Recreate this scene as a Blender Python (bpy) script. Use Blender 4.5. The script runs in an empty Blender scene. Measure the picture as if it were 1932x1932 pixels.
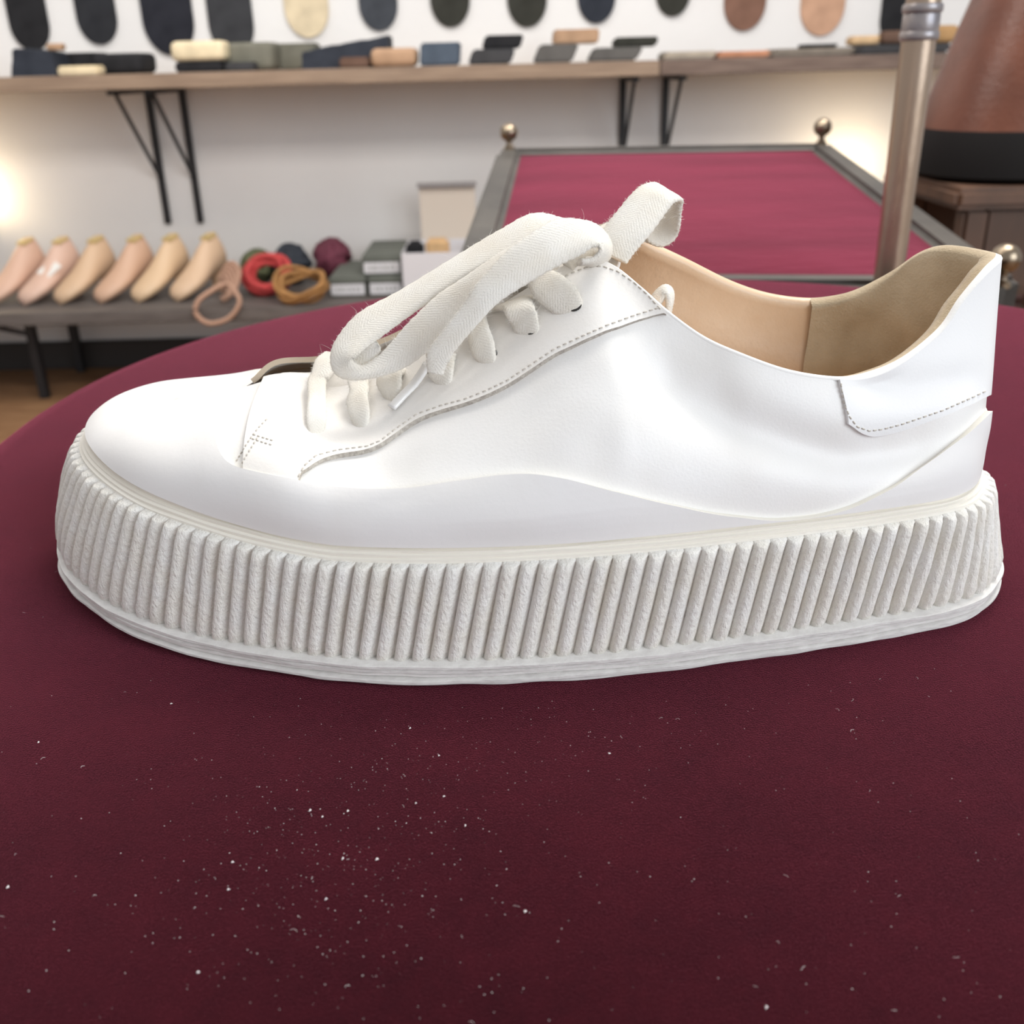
import bpy, bmesh, math, random
import numpy as np
from mathutils import Vector, Matrix
from mathutils.bvhtree import BVHTree
random.seed(4); rng = np.random.default_rng(7)
S = bpy.context.scene
COL = S.collection

# ------------------------------------------------------------------ camera
FPX, PITCH, ROLL, CAMH = 1896.0, math.radians(24), math.radians(1.5), 0.144
_fw = np.array([0, math.cos(PITCH), -math.sin(PITCH)])
_u0 = np.array([0, math.sin(PITCH), math.cos(PITCH)]); _r0 = np.array([1.0, 0, 0])
_r = math.cos(ROLL)*_r0 - math.sin(ROLL)*_u0
_u = math.sin(ROLL)*_r0 + math.cos(ROLL)*_u0
CAMP = np.array([0, 0, CAMH])
cd = bpy.data.cameras.new('camera'); cam = bpy.data.objects.new('camera', cd); COL.objects.link(cam)
cd.sensor_width = 36; cd.sensor_fit = 'HORIZONTAL'; cd.lens = 36*FPX/1932; cd.clip_start = 0.01
cam.matrix_world = Matrix(((_r[0], _u[0], -_fw[0], 0), (_r[1], _u[1], -_fw[1], 0), (_r[2], _u[2], -_fw[2], CAMH), (0, 0, 0, 1)))
cd.dof.use_dof = True; cd.dof.focus_distance = 0.262; cd.dof.aperture_fstop = 20
S.camera = cam
# ------------------------------------------------------------------ world, lights, exposure
W = bpy.data.worlds.new('room_light'); S.world = W; W.use_nodes = True
bg = W.node_tree.nodes['Background']; bg.inputs[0].default_value = (0.97, 0.96, 0.97, 1); bg.inputs[1].default_value = 0.55
def area(name, loc, target, sx, sy, power, col):
    d = bpy.data.lights.new(name, 'AREA'); d.shape = 'RECTANGLE'; d.size = sx; d.size_y = sy; d.energy = power; d.color = col
    o = bpy.data.objects.new(name, d); COL.objects.link(o); o.location = loc
    o.rotation_euler = (Vector(target)-Vector(loc)).to_track_quat('-Z', 'Y').to_euler(); return o
area('ceiling_lamp', (0.75, 1.15, 1.75), (0, 0.35, 0), 0.9, 0.7, 36, (1.0, 0.965, 0.90))
area('wall_fill_light', (-0.3, 0.75, 1.05), (-0.3, 2.75, -0.25), 1.6, 0.3, 17, (1.0, 0.94, 0.88))  # added fill that brightens the wall under the shelf, no real fixture
area('shop_window', (1.95, -1.45, 0.95), (0, 0.4, 0.05), 2.0, 1.5, 52, (0.88, 0.945, 1.0))
area('upper_wall_light', (-0.8, 1.55, 2.0), (-0.6, 2.75, 0.15), 1.8, 0.2, 16, (1.0, 0.97, 0.93))  # unseen area light aimed at the wall above the shelf
S.view_settings.view_transform = 'Standard'; S.view_settings.look = 'None'
S.view_settings.exposure = 0.0; S.view_settings.gamma = 1.0; S.view_settings.use_curve_mapping = False

# ------------------------------------------------------------------ helpers
def ray(x, y): return _fw + (x-966)/FPX*_r - (y-966)/FPX*_u
def at(x, y, Y):
    d = ray(x, y); return CAMP + d*(Y/d[1])
def atz(x, y, z):
    d = ray(x, y); return CAMP + d*((z-CAMH)/d[2])
def proj(p):
    v = np.asarray(p)-CAMP; dz = v@_fw
    return np.stack([966+FPX*(v@_r)/dz, 966-FPX*(v@_u)/dz], -1)

MATS = {}
def mat(name, col, rough=0.5, metal=0.0, col2=None, nscale=40, bump=0.0, bscale=200, sheen=0.0, sheen_col=None, spec=0.5,
        stretch=(1, 1, 1), emit=None, detail=4, brough=0.6, sss=0.0, trans=0.0, lo=0.35, hi=0.65, sheen_rough=0.3, nrough=0.5):
    if name in MATS: return MATS[name]
    m = bpy.data.materials.new(name); m.use_nodes = True; MATS[name] = m
    nt = m.node_tree; b = nt.nodes['Principled BSDF']; L = nt.links
    b.inputs['Base Color'].default_value = (*col, 1); b.inputs['Roughness'].default_value = rough
    b.inputs['Metallic'].default_value = metal; b.inputs['Specular IOR Level'].default_value = spec
    tc = nt.nodes.new('ShaderNodeTexCoord'); mp = nt.nodes.new('ShaderNodeMapping'); mp.inputs['Scale'].default_value = stretch
    L.new(tc.outputs['Object'], mp.inputs[0])
    if col2:
        n = nt.nodes.new('ShaderNodeTexNoise'); n.inputs['Scale'].default_value = nscale; n.inputs['Detail'].default_value = detail; n.inputs['Roughness'].default_value = nrough
        L.new(mp.outputs[0], n.inputs[0])
        r = nt.nodes.new('ShaderNodeValToRGB'); r.color_ramp.elements[0].color = (*col, 1); r.color_ramp.elements[1].color = (*col2, 1)
        r.color_ramp.elements[0].position = lo; r.color_ramp.elements[1].position = hi
        L.new(n.outputs[0], r.inputs[0]); L.new(r.outputs[0], b.inputs['Base Color'])
    if bump:
        n = nt.nodes.new('ShaderNodeTexNoise'); n.inputs['Scale'].default_value = bscale; n.inputs['Detail'].default_value = 5
        n.inputs['Roughness'].default_value = brough
        L.new(mp.outputs[0], n.inputs[0])
        bp = nt.nodes.new('ShaderNodeBump'); bp.inputs['Strength'].default_value = 1.0; bp.inputs['Distance'].default_value = bump
        L.new(n.outputs[0], bp.inputs['Height']); L.new(bp.outputs[0], b.inputs['Normal'])
    if sheen:
        b.inputs['Sheen Weight'].default_value = sheen; b.inputs['Sheen Tint'].default_value = (*(sheen_col or (1, 1, 1)), 1)
        b.inputs['Sheen Roughness'].default_value = sheen_rough
    if sss:
        b.inputs['Subsurface Weight'].default_value = sss; b.inputs['Subsurface Scale'].default_value = 0.002
        b.inputs['Subsurface Radius'].default_value = (1, 0.8, 0.6)
    if emit:
        b.inputs['Emission Color'].default_value = (*emit[0], 1); b.inputs['Emission Strength'].default_value = emit[1]
    return m

def mesh_data(name, verts, faces, m, smooth=True):
    me = bpy.data.meshes.new(name)
    me.from_pydata([tuple(map(float, v)) for v in verts], [], [tuple(map(int, f)) for f in faces]); me.update()
    if m is not None:
        for q in (m if isinstance(m, (list, tuple)) else [m]): me.materials.append(q)
    if smooth: me.polygons.foreach_set('use_smooth', [True]*len(me.polygons))
    return me
def obj(name, me, parent=None, loc=None, rot=None):
    o = bpy.data.objects.new(name, me); COL.objects.link(o)
    if loc is not None: o.location = loc
    if rot is not None: o.rotation_euler = rot
    if parent is not None:
        o.parent = parent
    return o
def wobj(name, me, parent):            # mesh given in world coordinates under a parent that stands anywhere
    o = bpy.data.objects.new(name, me); COL.objects.link(o); o.parent = parent
    o.matrix_parent_inverse = WM[parent.name].inverted(); WM[o.name] = Matrix.Identity(4); return o
WM = {}
def tag(o, label, cat, group=None, kind=None):
    o['label'] = label; o['category'] = cat
    if group: o['group'] = group
    if kind: o['kind'] = kind
    return o
def empty(name, loc, rz=0.0):
    o = bpy.data.objects.new(name, None); COL.objects.link(o); o.location = loc; o.rotation_euler = (0, 0, rz)
    o.empty_display_size = 0.02
    WM[o.name] = Matrix.Translation(Vector(loc)) @ Matrix.Rotation(rz, 4, 'Z'); return o
def from_bm(name, bm, m, smooth=False, angle=None):
    me = bpy.data.meshes.new(name); bm.normal_update(); bm.to_mesh(me); bm.free(); me.materials.append(m)
    if smooth: me.polygons.foreach_set('use_smooth', [True]*len(me.polygons))
    if angle: me.set_sharp_from_angle(angle=angle)
    return me
def rbox(name, w, d, h, m, bev=0.003, base=True, seg=2, taper=1.0, shear=0.0):
    bm = bmesh.new(); bmesh.ops.create_cube(bm, size=1)
    for v in bm.verts:
        k = taper if v.co.z > 0 else 1.0
        v.co = Vector((v.co.x*w*k + (shear if v.co.z > 0 else 0), v.co.y*d*k, (v.co.z+(0.5 if base else 0))*h))
    bmesh.ops.bevel(bm, geom=list(bm.edges), offset=bev, segments=seg, affect='EDGES', clamp_overlap=True)
    return from_bm(name, bm, m, True, math.radians(35))
def lathe(name, prof, m, n=32, cap=True):
    vs, fs = [], []
    for r, z in prof:
        for k in range(n):
            a = 2*math.pi*k/n; vs.append((r*math.cos(a), r*math.sin(a), z))
    for i in range(len(prof)-1):
        for k in range(n):
            k2 = (k+1) % n; fs.append((i*n+k, i*n+k2, (i+1)*n+k2, (i+1)*n+k))
    if cap:
        fs.append(tuple(range(n))[::-1]); fs.append(tuple((len(prof)-1)*n+k for k in range(n)))
    me = mesh_data(name, vs, fs, m); me.set_sharp_from_angle(angle=math.radians(40)); return me
def catmull(P, n, closed=False):
    P = np.asarray(P, float); N = len(P)
    if closed:
        t = np.linspace(0, N, n, endpoint=False); i = np.floor(t).astype(int); f = (t-i)[:, None]
        a, b, c, d = P[(i-1) % N], P[i % N], P[(i+1) % N], P[(i+2) % N]
    else:
        E = np.vstack([2*P[0]-P[1], P, 2*P[-1]-P[-2]]); t = np.linspace(0, N-1, n); i = np.minimum(np.floor(t).astype(int), N-2); f = (t-i)[:, None]
        a, b, c, d = E[i], E[i+1], E[i+2], E[i+3]
    return 0.5*((2*b)+(c-a)*f+(2*a-5*b+4*c-d)*f**2+(3*b-a-3*c+d)*f**3)
def tube_geo(path, r, n=8, closed=False, off=0):
    path = np.asarray(path, float); N = len(path)
    T = np.gradient(path, axis=0) if not closed else np.roll(path, -1, 0)-np.roll(path, 1, 0)
    T /= np.linalg.norm(T, axis=1)[:, None]+1e-12
    ref = np.array([0, 0, 1.0]); vs = []
    rr = np.broadcast_to(r, (N,))
    for i in range(N):
        a = np.cross(T[i], ref)
        if np.linalg.norm(a) < 0.2: a = np.cross(T[i], [1.0, 0, 0])
        a /= np.linalg.norm(a); b = np.cross(T[i], a)
        for k in range(n):
            q = 2*math.pi*k/n; vs.append(path[i]+rr[i]*(math.cos(q)*a+math.sin(q)*b))
    fs = []
    for i in range(N if closed else N-1):
        i2 = (i+1) % N
        for k in range(n):
            k2 = (k+1) % n; fs.append((off+i*n+k, off+i*n+k2, off+i2*n+k2, off+i2*n+k))
    if not closed:
        fs.append(tuple(off+k for k in range(n))[::-1]); fs.append(tuple(off+(N-1)*n+k for k in range(n)))
    return vs, fs
def tube(name, path, r, m, n=8, closed=False):
    v, f = tube_geo(path, r, n, closed); return mesh_data(name, v, f, m)
def grid_faces(nu, nv, closed=False, off=0):
    fs = []
    for i in range(nu if closed else nu-1):
        i2 = (i+1) % nu
        for j in range(nv-1): fs.append((off+i*nv+j, off+i2*nv+j, off+i2*nv+j+1, off+i*nv+j+1))
    return fs

# ------------------------------------------------------------------ materials
M_wall = mat('white_plaster', (0.78, 0.765, 0.755), 0.9, col2=(0.83, 0.82, 0.81), nscale=3, bump=0.001, bscale=60)
M_floor = mat('wood_floor', (0.22, 0.11, 0.05), 0.5, col2=(0.33, 0.18, 0.09), nscale=12, stretch=(1, 8, 1))
M_velvet = mat('velvet_round', (0.016, 0.0027, 0.0046), 0.95, col2=(0.047, 0.0058, 0.0100), nscale=9, bump=0.0003, bscale=2600, sheen=0.9, sheen_col=(0.90, 0.20, 0.31), spec=0.05, sheen_rough=0.27, detail=14, nrough=0.92)
M_velvet2 = mat('velvet_bench', (0.080, 0.011, 0.021), 0.95, col2=(0.118, 0.016, 0.031), nscale=7, bump=0.002, bscale=60, sheen=0.35, sheen_col=(0.85, 0.25, 0.36), spec=0.05, stretch=(0.5, 2, 1), sheen_rough=0.45)
M_lea = mat('white_leather', (0.86, 0.845, 0.82), 0.42, col2=(0.88, 0.87, 0.855), nscale=60, bump=0.00007, bscale=1300, spec=0.4)
M_leaB = mat('white_leather_tab', (0.86, 0.86, 0.86), 0.42, bump=0.00006, bscale=1300, spec=0.4)
M_eye = mat('cream_leather', (0.86, 0.83, 0.79), 0.42, col2=(0.88, 0.86, 0.83), nscale=70, bump=0.00006, bscale=1100, spec=0.4)
M_edge = mat('raw_leather_edge', (0.42, 0.38, 0.34), 0.85, col2=(0.6, 0.56, 0.5), nscale=900, bump=0.0004, bscale=1500)
M_rub = mat('white_rubber', (0.83, 0.815, 0.80), 0.5, col2=(0.85, 0.84, 0.835), nscale=40, bump=0.00005, bscale=500, spec=0.4)
M_lip = mat('cream_rubber_lip', (0.88, 0.85, 0.77), 0.5)
M_rib = mat('ribbed_rubber', (0.86, 0.83, 0.765), 0.6, col2=(0.89, 0.875, 0.84), nscale=180, bump=0.00075, bscale=1100, spec=0.35, brough=0.6, stretch=(1, 1, 0.55), detail=3)
M_welt = mat('welt_rubber', (0.85, 0.815, 0.74), 0.5, spec=0.35)
M_out = mat('outsole_rubber', (0.80, 0.785, 0.76), 0.6, col2=(0.70, 0.68, 0.66), nscale=260, bump=0.0003, bscale=300, stretch=(1, 1, 5))
M_lin = mat('tan_leather_lining', (0.74, 0.53, 0.35), 0.4, col2=(0.80, 0.60, 0.42), nscale=50, bump=0.0002, bscale=300)
M_sue = mat('beige_suede', (0.47, 0.36, 0.23), 0.95, col2=(0.64, 0.52, 0.36), nscale=60, bump=0.0004, bscale=1400, sheen=0.3, detail=6)
M_flap = mat('flap_edge', (0.66, 0.55, 0.42), 0.7)
M_stitch = mat('stitch_thread', (0.60, 0.56, 0.50), 0.8)
M_hole_shade = mat('hole_shade', (0.03, 0.028, 0.026), 0.9)  # near-black colour stands for the shade inside the lace holes
M_agl = mat('clear_plastic_tip', (0.86, 0.85, 0.84), 0.2, spec=0.6)
M_fuzz = mat('lace_fuzz', (0.92, 0.90, 0.86), 0.9)
M_lint = mat('white_lint', (0.75, 0.70, 0.70), 0.9)
def lace_mat():
    m = mat('cotton_lace', (0.84, 0.795, 0.715), 0.95, sheen=0.35, sheen_col=(1, 0.97, 0.9), spec=0.15)
    nt = m.node_tree; b = nt.nodes['Principled BSDF']; L = nt.links
    uv = nt.nodes.new('ShaderNodeUVMap'); sep = nt.nodes.new('ShaderNodeSeparateXYZ'); L.new(uv.outputs[0], sep.inputs[0])
    ab = nt.nodes.new('ShaderNodeMath'); ab.operation = 'ABSOLUTE'; L.new(sep.outputs[1], ab.inputs[0])
    cm = nt.nodes.new('ShaderNodeCombineXYZ'); L.new(sep.outputs[0], cm.inputs[0]); L.new(ab.outputs[0], cm.inputs[1])
    w1 = nt.nodes.new('ShaderNodeTexWave'); w1.wave_type = 'BANDS'; w1.bands_direction = 'DIAGONAL'; w1.inputs['Scale'].default_value = 620
    w1.inputs['Distortion'].default_value = 1.2; w1.inputs['Detail'].default_value = 2; w1.inputs['Detail Scale'].default_value = 300
    L.new(cm.outputs[0], w1.inputs[0])
    n = nt.nodes.new('ShaderNodeTexNoise'); n.inputs['Scale'].default_value = 2600; n.inputs['Detail'].default_value = 3
    tc = nt.nodes.new('ShaderNodeTexCoord'); L.new(tc.outputs['Object'], n.inputs[0])
    ad = nt.nodes.new('ShaderNodeMath'); ad.operation = 'MULTIPLY_ADD'; L.new(n.outputs[0], ad.inputs[0]); ad.inputs[1].default_value = 1.6; wm = nt.nodes.new('ShaderNodeMath'); wm.operation = 'MULTIPLY'; wm.inputs[1].default_value = 0.45; L.new(w1.outputs['Fac'], wm.inputs[0]); L.new(wm.outputs[0], ad.inputs[2])
    bp = nt.nodes.new('ShaderNodeBump'); bp.inputs['Distance'].default_value = 0.00012; bp.inputs['Strength'].default_value = 1
    L.new(ad.outputs[0], bp.inputs['Height']); L.new(bp.outputs[0], b.inputs['Normal'])
    n2 = nt.nodes.new('ShaderNodeTexNoise'); n2.inputs['Scale'].default_value = 90; n2.inputs['Detail'].default_value = 5; L.new(tc.outputs['Object'], n2.inputs[0])
    r = nt.nodes.new('ShaderNodeValToRGB'); r.color_ramp.elements[0].color = (0.87, 0.82, 0.735, 1); r.color_ramp.elements[1].color = (0.92, 0.89, 0.83, 1)
    r.color_ramp.elements[0].position = 0.35; r.color_ramp.elements[1].position = 0.62
    L.new(n2.outputs[0], r.inputs[0]); L.new(r.outputs[0], b.inputs['Base Color'])
    return m
M_lace = lace_mat()
M_lacew = M_lace

# ------------------------------------------------------------------ room
FLOORZ = -0.60
o = obj('floor', rbox('floor', 6, 4.4, 0.05, M_floor, 0.002), loc=(0, 0.62, FLOORZ-0.05)); o['kind'] = 'structure'
o['label'] = 'brown wooden floor of the shop'
o = obj('wall_back', rbox('wall_back', 6, 0.1, 2.9, M_wall, 0.002), loc=(0, 2.80, FLOORZ)); o['kind'] = 'structure'
o['label'] = 'white plastered wall behind the shelves'
M_base = mat('dark_baseboard', (0.035, 0.03, 0.028), 0.6)
o = obj('baseboard_back', rbox('baseboard_back', 6, 0.02, 0.075, M_base, 0.004), loc=(0, 2.738, FLOORZ)); o['kind'] = 'structure'
o['label'] = 'dark baseboard along the white wall'

# ------------------------------------------------------------------ round velvet table
TC = (0.0746, 0.4425)
def oval(r, n=128):
    out = []
    for k in range(n):
        a = 2*math.pi*k/n; ry = 1.0 if math.sin(a) > 0 else 1.55
        out.append((TC[0]+r*math.cos(a), TC[1]+ry*r*math.sin(a)))
    return out
def oval_mesh(name, prof, m):
    vs, fs = [], []; n = 128
    for r, z in prof: vs += [(x, y, z) for x, y in oval(r, n)]
    for i in range(len(prof)-1):
        for k in range(n): fs.append((i*n+k, i*n+(k+1) % n, (i+1)*n+(k+1) % n, (i+1)*n+k))
    fs.append(tuple(range(n))[::-1]); fs.append(tuple((len(prof)-1)*n+k for k in range(n)))
    return mesh_data(name, vs, fs, m)
M_dwood = mat('dark_wood', (0.06, 0.035, 0.022), 0.5, col2=(0.10, 0.06, 0.035), nscale=30, stretch=(1, 1, 0.2))
tb = empty('display_table', (TC[0], TC[1], FLOORZ))
tag(tb, 'low oval table covered in dark burgundy velvet, carrying the white sneaker', 'table')
prof = [(0.292, -0.06), (0.300, -0.055), (0.3015, -0.012), (0.3005, -0.006), (0.2985, -0.0025), (0.295, -0.0006), (0.288, 0.0), (0.15, 0.0), (0.02, 0.0)]
wobj('velvet_top', oval_mesh('velvet_top', prof, M_velvet), tb)
wobj('apron', oval_mesh('apron', [(0.27, -0.10), (0.285, -0.098), (0.285, -0.0605), (0.27, -0.0605)], M_dwood), tb)
for sx, sy in ((-1, -1.35), (1, -1.35), (-1, 1), (1, 1)):
    wobj('leg', lathe('leg', [(0.012, 0), (0.016, 0.02), (0.018, 0.25), (0.022, 0.4), (0.022, -FLOORZ-0.06)], M_dwood, 20), tb).location = Vector((TC[0]+sx*0.17, TC[1]+sy*0.17, FLOORZ))

# ================================================================== SNEAKER
OUT = np.array([(-.1340, .299), (-.1285, .2745), (-.111, .2515), (-.0885, .2360), (-.055, .2225), (-.0225, .2172), (.017, .2182), (.058, .2245),
                (.095, .2325), (.121, .241), (.1335, .2530), (.1398, .269), (.1367, .287), (.1245, .3015), (.105, .3105), (.06, .3145),
                (.02, .318), (-.02, .326), (-.06, .336), (-.093, .3385), (-.116, .332), (-.1295, .317)])
NP = 1440
def resample(P, n):
    Q = np.vstack([P, P[:1]]); L = np.r_[0, np.cumsum(np.linalg.norm(np.diff(Q, axis=0), axis=1))]
    t = np.linspace(0, L[-1], n, endpoint=False); return np.stack([np.interp(t, L, Q[:, k]) for k in range(P.shape[1])], 1), L[-1]
def psmooth(a, k):
    a = np.asarray(a, float); n = len(a)
    w = np.exp(-0.5*(np.arange(-3*k, 3*k+1)/k)**2); w /= w.sum(); out = np.zeros_like(a)
    for i, q in enumerate(w): out += q*np.roll(a, i-3*k, axis=0)
    return out
ol, PER = resample(catmull(OUT, 4000, True), NP)
ol = psmooth(ol, 6); ol, PER = resample(ol, NP)
tg = np.roll(ol, -3, 0)-np.roll(ol, 3, 0); tg /= np.linalg.norm(tg, axis=1)[:, None]
nrm = np.stack([tg[:, 1], -tg[:, 0]], 1)          # outward (perimeter runs toe > near side > heel > far side)
nrm = psmooth(nrm, 8); nrm /= np.linalg.norm(nrm, axis=1)[:, None]
def z_bot(x): return 0.0075*np.clip((-0.075-x)/0.065, 0, 1)**1.7 + 0.0012*np.clip((x-0.11)/0.035, 0, 1)
def z_top(x): return 0.0322 + 0.012*np.clip((-0.045-x)/0.092, 0, 1)**1.25
def toef(x): return np.clip((-0.06-x)/0.075, 0, 1)**1.5
def heelf(x): return np.clip((x-0.105)/0.037, 0, 1)**1.3

shoe = empty('white_sneaker', (0.0, 0.27, 0.0))
tag(shoe, 'white leather low-top sneaker with thick ribbed platform sole, standing on burgundy velvet', 'shoe')
ZB, ZT, TF, HF = z_bot(ol[:, 0]), z_top(ol[:, 0]), toef(ol[:, 0]), heelf(ol[:, 0])

def ring_mesh(name, rows, m, cap_top=False, cap_bot=False):
    """rows: list of (offset array/scalar, z array/scalar) rings around the outline"""
    vs = []; n = NP//2; idx = np.arange(0, NP, 2)
    for off, z in rows:
        off = np.broadcast_to(off, (NP,))[idx]; z = np.broadcast_to(z, (NP,))[idx]
        xy = ol[idx]+nrm[idx]*off[:, None]; vs += list(np.c_[xy, z])
    fs = []
    for i in range(len(rows)-1):
        for k in range(n): fs.append((i*n+k, i*n+(k+1) % n, (i+1)*n+(k+1) % n, (i+1)*n+k))
    if cap_bot: fs.append(tuple(range(n))[::-1])
    if cap_top: fs.append(tuple((len(rows)-1)*n+k for k in range(n)))
    return mesh_data(name, vs, fs, m)
# outsole: stacked thin ridges
flb = 0.0012+0.0085*TF+0.0045*HF
rows = [(-0.012, ZB+0.0002)]
edge_n = psmooth(rng.normal(0, 1, NP), 5); edge_n /= np.abs(edge_n).max()
nr = 5
for k in range(nr):
    z0, z1 = k/nr, (k+1)/nr
    jit = 0.0004*psmooth(rng.normal(0, 1, NP), 9)*3
    o_ = flb+0.0010-0.0012*TF-0.0016*HF+0.0006*math.sin(k*2.1)+jit-(0.0008 if k == 0 else 0)
    H = 0.0066
    rows += [(o_-0.0006, ZB+H*z0+(0.0003*edge_n if k == 0 else 0)), (o_, ZB+H*(z0+0.25/nr)), (o_, ZB+H*(z0+0.75/nr)), (o_-0.0007, ZB+H*z1)]
rows += [(-0.012, ZB+0.0066)]
me = ring_mesh('outsole', rows, M_out, True, True); me.set_sharp_from_angle(angle=math.radians(30))
OUTS = wobj('outsole', me, shoe); OUTS['label'] = 'thin layered white rubber outsole'
# midsole core with fine horizontal welt ridges
rows = [(flb-0.0040, ZB+0.0060), (flb*0.5-0.0042, (ZB+ZT)/2), (-0.0034, ZT-0.001), (-0.0033, ZT+0.0002), (-0.0033, ZT+0.0004)]
for k in range(4):
    a = -0.0034-0.0008*k; z = ZT+0.0004+0.00095*k+0.0
    jit = 0.00018*psmooth(rng.normal(0, 1, NP), 14)*5
    rows += [(a, z+jit), (a+0.00005, z+0.00062+jit), (a-0.0006, z+0.00074+jit), (a-0.0009, z+0.00088+jit)]
rows += [(-0.0069, ZT+0.0045), (-0.0078, ZT+0.0046), (-0.012, ZT+0.004)]
me = ring_mesh('midsole', rows, M_welt, True, True); me.set_sharp_from_angle(angle=math.radians(35))
MID = wobj('midsole', me, shoe); MID['label'] = 'white platform midsole with finely lined welt'
# ribs
NR = 142
def interp_p(arr, s):   # periodic lookup by perimeter fraction
    s = np.mod(s, 1.0)*NP; i = np.floor(s).astype(int) % NP; f = s-np.floor(s)
    a, b = arr[i], arr[(i+1) % NP]
    return a+(b-a)*(f if a.ndim == 1 else f[..., None])
Us = np.array([0, .03, .07, .16, .30, .46, .60, .72, .84, .94, 1.0]); Vs = np.r_[np.linspace(0, 1, 11)]
shape = np.array([0.0, .45, .74, .95, 1.0, .98, .88, .60, .30, .10, 0.0])
def rib_mesh(k):
    vs = []; d0 = 0.0026*(1+0.08*random.uniform(-1, 1)); wob = [random.uniform(-1, 1) for _ in range(5)]
    rowsv = [(-1, 0)]+[(j, v) for j, v in enumerate(Vs)]+[(98, 1), (99, 1)]
    shx = float(interp_p(TF, np.array([(k+.5)/NR]))[0])*(1 if k < NR*0.5 else 0)
    for u, sh in zip(Us, shape):
        for j, v in rowsv:
            vv = max(0.0, min(1.0, v))
            shear = (1-vv)*(-0.0055)/PER*(1+1.5*shx)
            s = np.array([(k+u)/NR+shear+0.0001/PER*math.sin(vv*7+wob[0]*3)*math.sin(math.pi*u)])
            p = interp_p(ol, s)[0]; n = interp_p(nrm, s)[0]; n = n/np.linalg.norm(n)
            zb, zt, tf, hf = interp_p(ZB, s)[0]+0.0064, interp_p(ZT, s)[0], interp_p(TF, s)[0], interp_p(HF, s)[0]
            fl = 0.0012*(1-vv)+0.0085*tf*math.sin(math.pi/2*(1-vv))+0.0050*hf*(1-vv)**1.2
            fade = min(1.0, vv/0.05)*0.35+0.65
            bl = 0.00007*math.sin(9*vv+wob[1]*5)*sh + 0.00006*math.sin(23*vv+wob[2]*5+u*5)*sh
            off = fl-0.0028+d0*sh*fade+bl
            z = zb+(zt-zb)*vv
            if j == -1: off -= 0.0025; z -= 0.0002
            if j == 0: z -= 0.0005*sh
            if j == len(Vs)-1: off -= 0.0003*sh; z -= 0.00055
            if j == 98: off = -0.0027+(d0*sh)*0.66; z = zt-0.00005
            if j == 99: off = -0.0036; z = zt+0.00045
            vs.append((p[0]+n[0]*off, p[1]+n[1]*off, z))
    me = mesh_data('rib', vs, grid_faces(len(Us), len(rowsv)), M_rib)
    return me
for k in range(NR): wobj('rib', rib_mesh(k), MID)

# ---- upper: ribs of a loft from the feather line F to the top line R
feath = ol - nrm*0.0068
FZ = ZT+0.0040
def nearest(x, y): return int(np.argmin((feath[:, 0]-x)**2+(feath[:, 1]-y)**2))
ridge = {0: at(330, 768, .2935), 1: at(338, 765, .2935), 2: at(352, 760, .2925), 3: at(395, 751, .2905), 4: at(470, 727, .287)}
ST = []   # (F index, R xyz, hz, b1, kP1, kP2)
def st(fx, fy, R, hz, b1, k1=0.38, k2=0.36): ST.append((nearest(fx, fy), np.array(R, float), hz, b1, k1, k2))
st(-.128, .299, ridge[0], 1.0, -.24, .20, .42)
st(-.121, .277, ridge[1], 1.0, -.22, .20, .42)
st(-.105, .259, ridge[2], 1.0, -.12, .26, .45)
st(-.087, .2455, ridge[3], 1.0, -.05, .30, .44)
st(-.072, .237, ridge[4], .93, .02, .35, .40)
st(-.057, .231, at(545, 712, .283), .80, .07)
st(-.041, .227, at(632, 737, .2765), .68, .06)
st(-.024, .2246, at(722, 706, .2725), .62, .06)
st(-.009, .224, at(830, 646, .270), .60, .05)
st(.005, .2245, at(940, 586, .268), .60, .05)
st(.017, .2255, at(1040, 524, .267), .60, .04)
st(.026, .2265, at(1107, 490, .266), .58, .03)
st(.033, .227, at(1160, 508, .262), .50, .02)
st(.040, .228, at(1210, 548, .257), .42, .02)
st(.047, .229, at(1260, 592, .2525), .36, .02)
st(.056, .2305, at(1330, 642, .2485), .34, .02)
st(.065, .232, at(1400, 673, .2455), .34, .02)
st(.077, .234, at(1490, 704, .2445), .34, .02)
st(.089, .237, at(1580, 717, .2460), .33, .03)
st(.100, .240, at(1638, 709, .2495), .30, .05)
st(.110, .243, at(1703, 681, .2535), .26, .06)
st(.119, .2465, at(1772, 625, .2595), .22, .05)
st(.127, .2505, at(1812, 567, .2645), .18, .04)
st(.1297, .2575, at(1858, 513, .2700), .14, .03)
st(.1330, .269, at(1882, 489, .2765), .12, .02)
st(.1308, .281, at(1868, 480, .2825), .12, .02)
st(.1245, .291, at(1789, 468, .2925), .16, .08)
st(.118, .2985, at(1737, 481, .2985), .2, .06)
st(.106, .303, at(1681, 517, .3025), .25, .05)
st(.094, .305, at(1617, 550, .3045), .3, .04)
st(.082, .306, at(1565, 563, .3055), .3, .03)
st(.070, .307, at(1513, 566, .3055), .3, .03)
st(.060, .307, at(1444, 556, .305), .32, .03)
st(.050, .308, at(1376, 533, .303), .34, .03)
st(.039, .309, at(1294, 492, .300), .4, .03)
st(.030, .31, at(1235, 464, .2975), .45, .03)
st(.021, .311, at(1160, 428, .2955), .5, .03)
st(.010, .313, at(1070, 452, .2955), .58, .04)
st(-.003, .316, at(960, 516, .2955), .6, .05)
st(-.017, .319, at(850, 578, .2955), .6, .05)
st(-.032, .322, at(735, 640, .2950), .62, .05)
st(-.047, .326, at(615, 677, .2930), .66, .06)
st(-.062, .3285, at(522, 686, .2905), .80, .07)
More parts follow.
